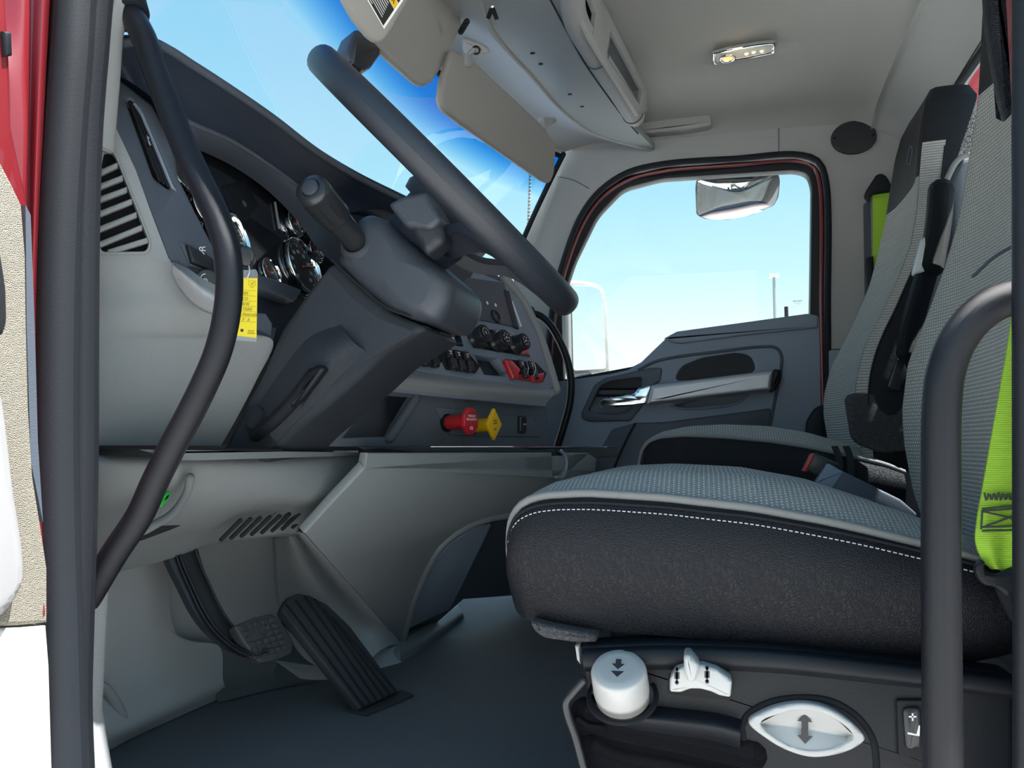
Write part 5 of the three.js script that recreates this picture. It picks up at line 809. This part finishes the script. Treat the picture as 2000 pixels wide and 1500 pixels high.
{
  const b = thing('belt_buckle', 'black belt buckle with red button beside a second grey sleeve', 'belt buckle');
  const pl = PL(Z(1660, 930, -1.50), V(.80, -.42, 0), V(.42, .80, 0));
  obj('buckle_body', plate(shift(pl, -.02), [[1572, 918], [1590, 884], [1640, 906], [1620, 945]], { t: .03, b: .004, r: .004 }), M.blackSatin, b);
  obj('button', plate(shift(pl, -.018), [[1568, 920], [1585, 886], [1592, 888], [1576, 921]], { t: .028, b: .002 }), M.redPl, b, 'red release button');
  obj('sleeve', plate(pl, [[1606, 948], [1642, 918], [1650, 922], [1760, 976], [1792, 1004], [1780, 1030], [1690, 1020], [1620, 975]], { t: .03, b: .004, r: .004 }), M.char, b, 'grey rubber sleeve');
  obj('second_buckle', plate(shift(pl, .002), [[1594, 942], [1618, 905], [1648, 922], [1626, 956]], { t: .032, b: .003, r: .003 }), M.door, b, 'grey buckle head');
}

// ---------------------------------------------------------------- visors and roof fittings
{
  const mk = (name, label, pts, pl, r = .03) => { const o = thing(name, label, 'sun visor', 'sun visors'); delete o.userData.group; obj('blade', plate(pl, pts, { t: .020, b: .008, r }), M.visor, o); return o; };
  const b1 = Y(870, 215, 1.25), b2 = Y(1068, 357, 1.25), pv = P3(b1, b2, Y(918, 112, 1.42)), fix = p => p.n.dot(camera.position.clone().sub(p.o)) < 0 ? PL(p.o, p.u.clone().negate(), p.v) : p;
  const PV = fix(pv);
  const v1_ = mk('sun_visor', 'plain grey sun visor hinged beside the right windscreen pillar', [[884, 96], [868, 150], [862, 192], [870, 214], [900, 238], [1062, 352], [1076, 358], [1083, 340], [1087, 282], [1062, 246], [980, 168], [920, 112]], PV, .014);
  obj('hinge_clip', [plate(shift(PV, .006), [[910, 104], [924, 112], [927, 124], [918, 132], [911, 128]], { t: .012, b: .003, r: .004 }), tube([Y(925, 98, 1.45), Y(905, 118, 1.43)], .006)], M.trim, v1_);
  obj('retaining_clip', [plate(shift(PV, .01), [[1062, 228], [1086, 230], [1088, 238], [1074, 248], [1070, 254], [1064, 248]], { t: .02, b: .004, r: .004 })], M.trim, v1_);
  const v2 = mk('sun_visor', 'grey sun visor folded down in the middle of the windscreen', [[735, -40], [735, 84], [760, 112], [816, 162], [830, 168], [844, 162], [866, 130], [905, 50], [870, -40]], shift(PV, -.024), .012);
  obj('pivot', [tube([Y(912, 42, 1.45), Y(900, 62, 1.44)], .007)], M.black, v2);
  const dv = fix(P3(Z(745, 82, -1.22), Z(800, 0, -1.24), Z(672, 0, -1.15)));
  const v3 = mk('sun_visor', 'grey sun visor carrying a black and yellow warning label', [[655, -60], [668, -6], [690, 34], [722, 74], [738, 84], [752, 80], [768, 58], [806, -10], [835, -60]], dv, .012);
  const lab = canvasMat(256, 128, (x, w, h) => { x.fillStyle = '#f2f2ee'; x.fillRect(0, 0, w, h); x.fillStyle = '#181818'; x.fillRect(6, 6, 96, h - 12); x.fillRect(140, 6, 110, h - 12); x.fillStyle = '#e8b800'; x.fillRect(104, 6, 34, h - 12); x.fillStyle = '#ddd'; for (let k = 0; k < 8; k++) { x.fillRect(12 + k * 11, 12, 4, 60 + ((k * 37) % 38)); x.fillRect(146 + k * 12, 12, 4, 50 + ((k * 29) % 48)); } x.save(); x.translate(128, 118); x.rotate(-Math.PI / 2); x.fillStyle = '#181818'; x.font = 'bold 20px sans-serif'; x.fillText('WARNING', 4, 0); x.restore(); });
  const q0 = on(dv, 750, 57, .0014), qa = on(dv, 690, -48, .0014), qb = on(dv, 806, -27, .0014), lg = clean(new THREE.PlaneGeometry(1, 1).translate(.5, .5, 0).applyMatrix4(new THREE.Matrix4().makeBasis(qb.clone().sub(q0), qa.clone().sub(q0), dv.n).setPosition(q0)));
  obj('warning_label', lg, lab, v3, 'black, white and yellow warning label');
}
{
  const o = thing('windscreen_sensor', 'small black sensor housing stuck to the windscreen beside the sun visors', 'sensor');
  const pl = PL(Y(712, 95, 1.27), V(.25, 0, -1), V(-.4, 1, 0));
  obj('housing', plate(pl, [[697, 54], [745, 92], [746, 104], [728, 130], [714, 137], [694, 124], [684, 112], [686, 88]], { t: .04, b: .008, r: .008 }), M.blackSatin, o);
  obj('side_lip', plate(shift(pl, .004), [[694, 58], [702, 60], [694, 122], [684, 116], [679, 102], [684, 84]], { t: .04, b: .004, r: .004 }), M.char, o);
}
{
  const o = thing('visor_boss', 'grey moulded visor mount with a dark screw hole on the header', 'visor mount');
  obj('body', plate(PL(Y(930, 95, 1.455), V(1, 0, -.2), V(-.2, 1, .6)), [[900, 70], [925, 78], [952, 92], [958, 104], [940, 108], [915, 112], [903, 100]], { t: .03, b: .010, r: .012 }), M.trim, o);
  obj('screw_hole', lathe([[.011, 0], [.009, .005], [.007, .005], [.006, -.001], [0, -.001]], Y(930, 98, 1.452), V(.2, -.6, .8), 18), M.hole, o);
}
{
  const o = thing('snap_strap', 'small black webbing strap with a chrome snap hung from the header groove', 'strap');
  const pl = zP(Y(960, 20, 1.49).z + .02), z = pl.o.z;
  obj('strap', [plate(pl, [[956, -20], [966, -20], [966, 14], [974, 36], [966, 38], [961, 24], [956, 37], [949, 34], [957, 12]], { t: .004, b: .001 })], M.black, o);
  obj('snap', lathe([[0, 0], [.007, 0], [.006, .004], [0, .005]], Z(961, 12, z), V(0, 0, 1), 16), M.chrome, o, 'bright round snap');
}
{
  const o = thing('dome_light', 'chrome framed reading lamp with a round amber bulb and three small lights in the headliner', 'lamp');
  const y = 1.592, pl = P3(Y(1392, 130, y), Y(1510, 108, y), Y(1394, 106, y)), f = pl.n.y > 0 ? PL(pl.o, pl.u.clone().negate(), pl.v) : pl;
  obj('frame', plate(f, [[1391, 128], [1392, 106], [1420, 98], [1475, 88], [1514, 84], [1514, 106], [1460, 118]], { t: .012, b: .004, off: .006, r: .004, holes: [[[1398, 124], [1400, 108], [1430, 101], [1478, 93], [1508, 90], [1508, 103], [1460, 113]]] }), M.chrome, o);
  obj('lens_bed', plate(f, [[1395, 126], [1396, 106], [1475, 91], [1511, 87], [1511, 105], [1460, 116]], { t: .004, off: .001 }), M.cream, o);
  obj('bulb_ring', orient(new THREE.TorusGeometry(.019, .004, 10, 28).rotateX(Math.PI / 2), on(f, 1421, 114, .007), f.n), M.chrome, o);
  const lam = std(C(.9, .55, .2), .3, { emissive: C(1, .62, .22), emissiveIntensity: 1.0 }), led = std(C(.9, .85, .7), .3, { emissive: C(1, .88, .55), emissiveIntensity: 1.0 });
  obj('bulb', lathe([[0, 0], [.015, 0], [.012, .004], [0, .006]], on(f, 1421, 114, .003), f.n, 20), lam, o, 'amber bulb');
  for (const [x, yy] of [[1458, 105], [1472, 102], [1488, 100]]) obj('light', lathe([[0, 0], [.006, 0], [.004, .003], [0, .004]], on(f, x, yy, .002), f.n, 14), led, o, 'small warm light');
  const pt = new THREE.PointLight(C(1, .75, .4), .003, 3); pt.position.copy(on(f, 1440, 112, .03)); pt.castShadow = true; scene.add(pt);
}

// ---------------------------------------------------------------- put every thing's origin at its base, then hand over
const done = new Set();
for (const t of tops) {
  t.updateMatrixWorld(true); const bb = new THREE.Box3().setFromObject(t); if (bb.isEmpty()) { scene.remove(t); continue; }
  const c = V((bb.min.x + bb.max.x) / 2, bb.min.y, (bb.min.z + bb.max.z) / 2);
  t.traverse(o => { if (o.isMesh && !done.has(o.geometry)) { done.add(o.geometry); o.geometry.translate(-c.x, -c.y, -c.z); } });
  t.position.copy(c);
}
renderer.render(scene, camera);
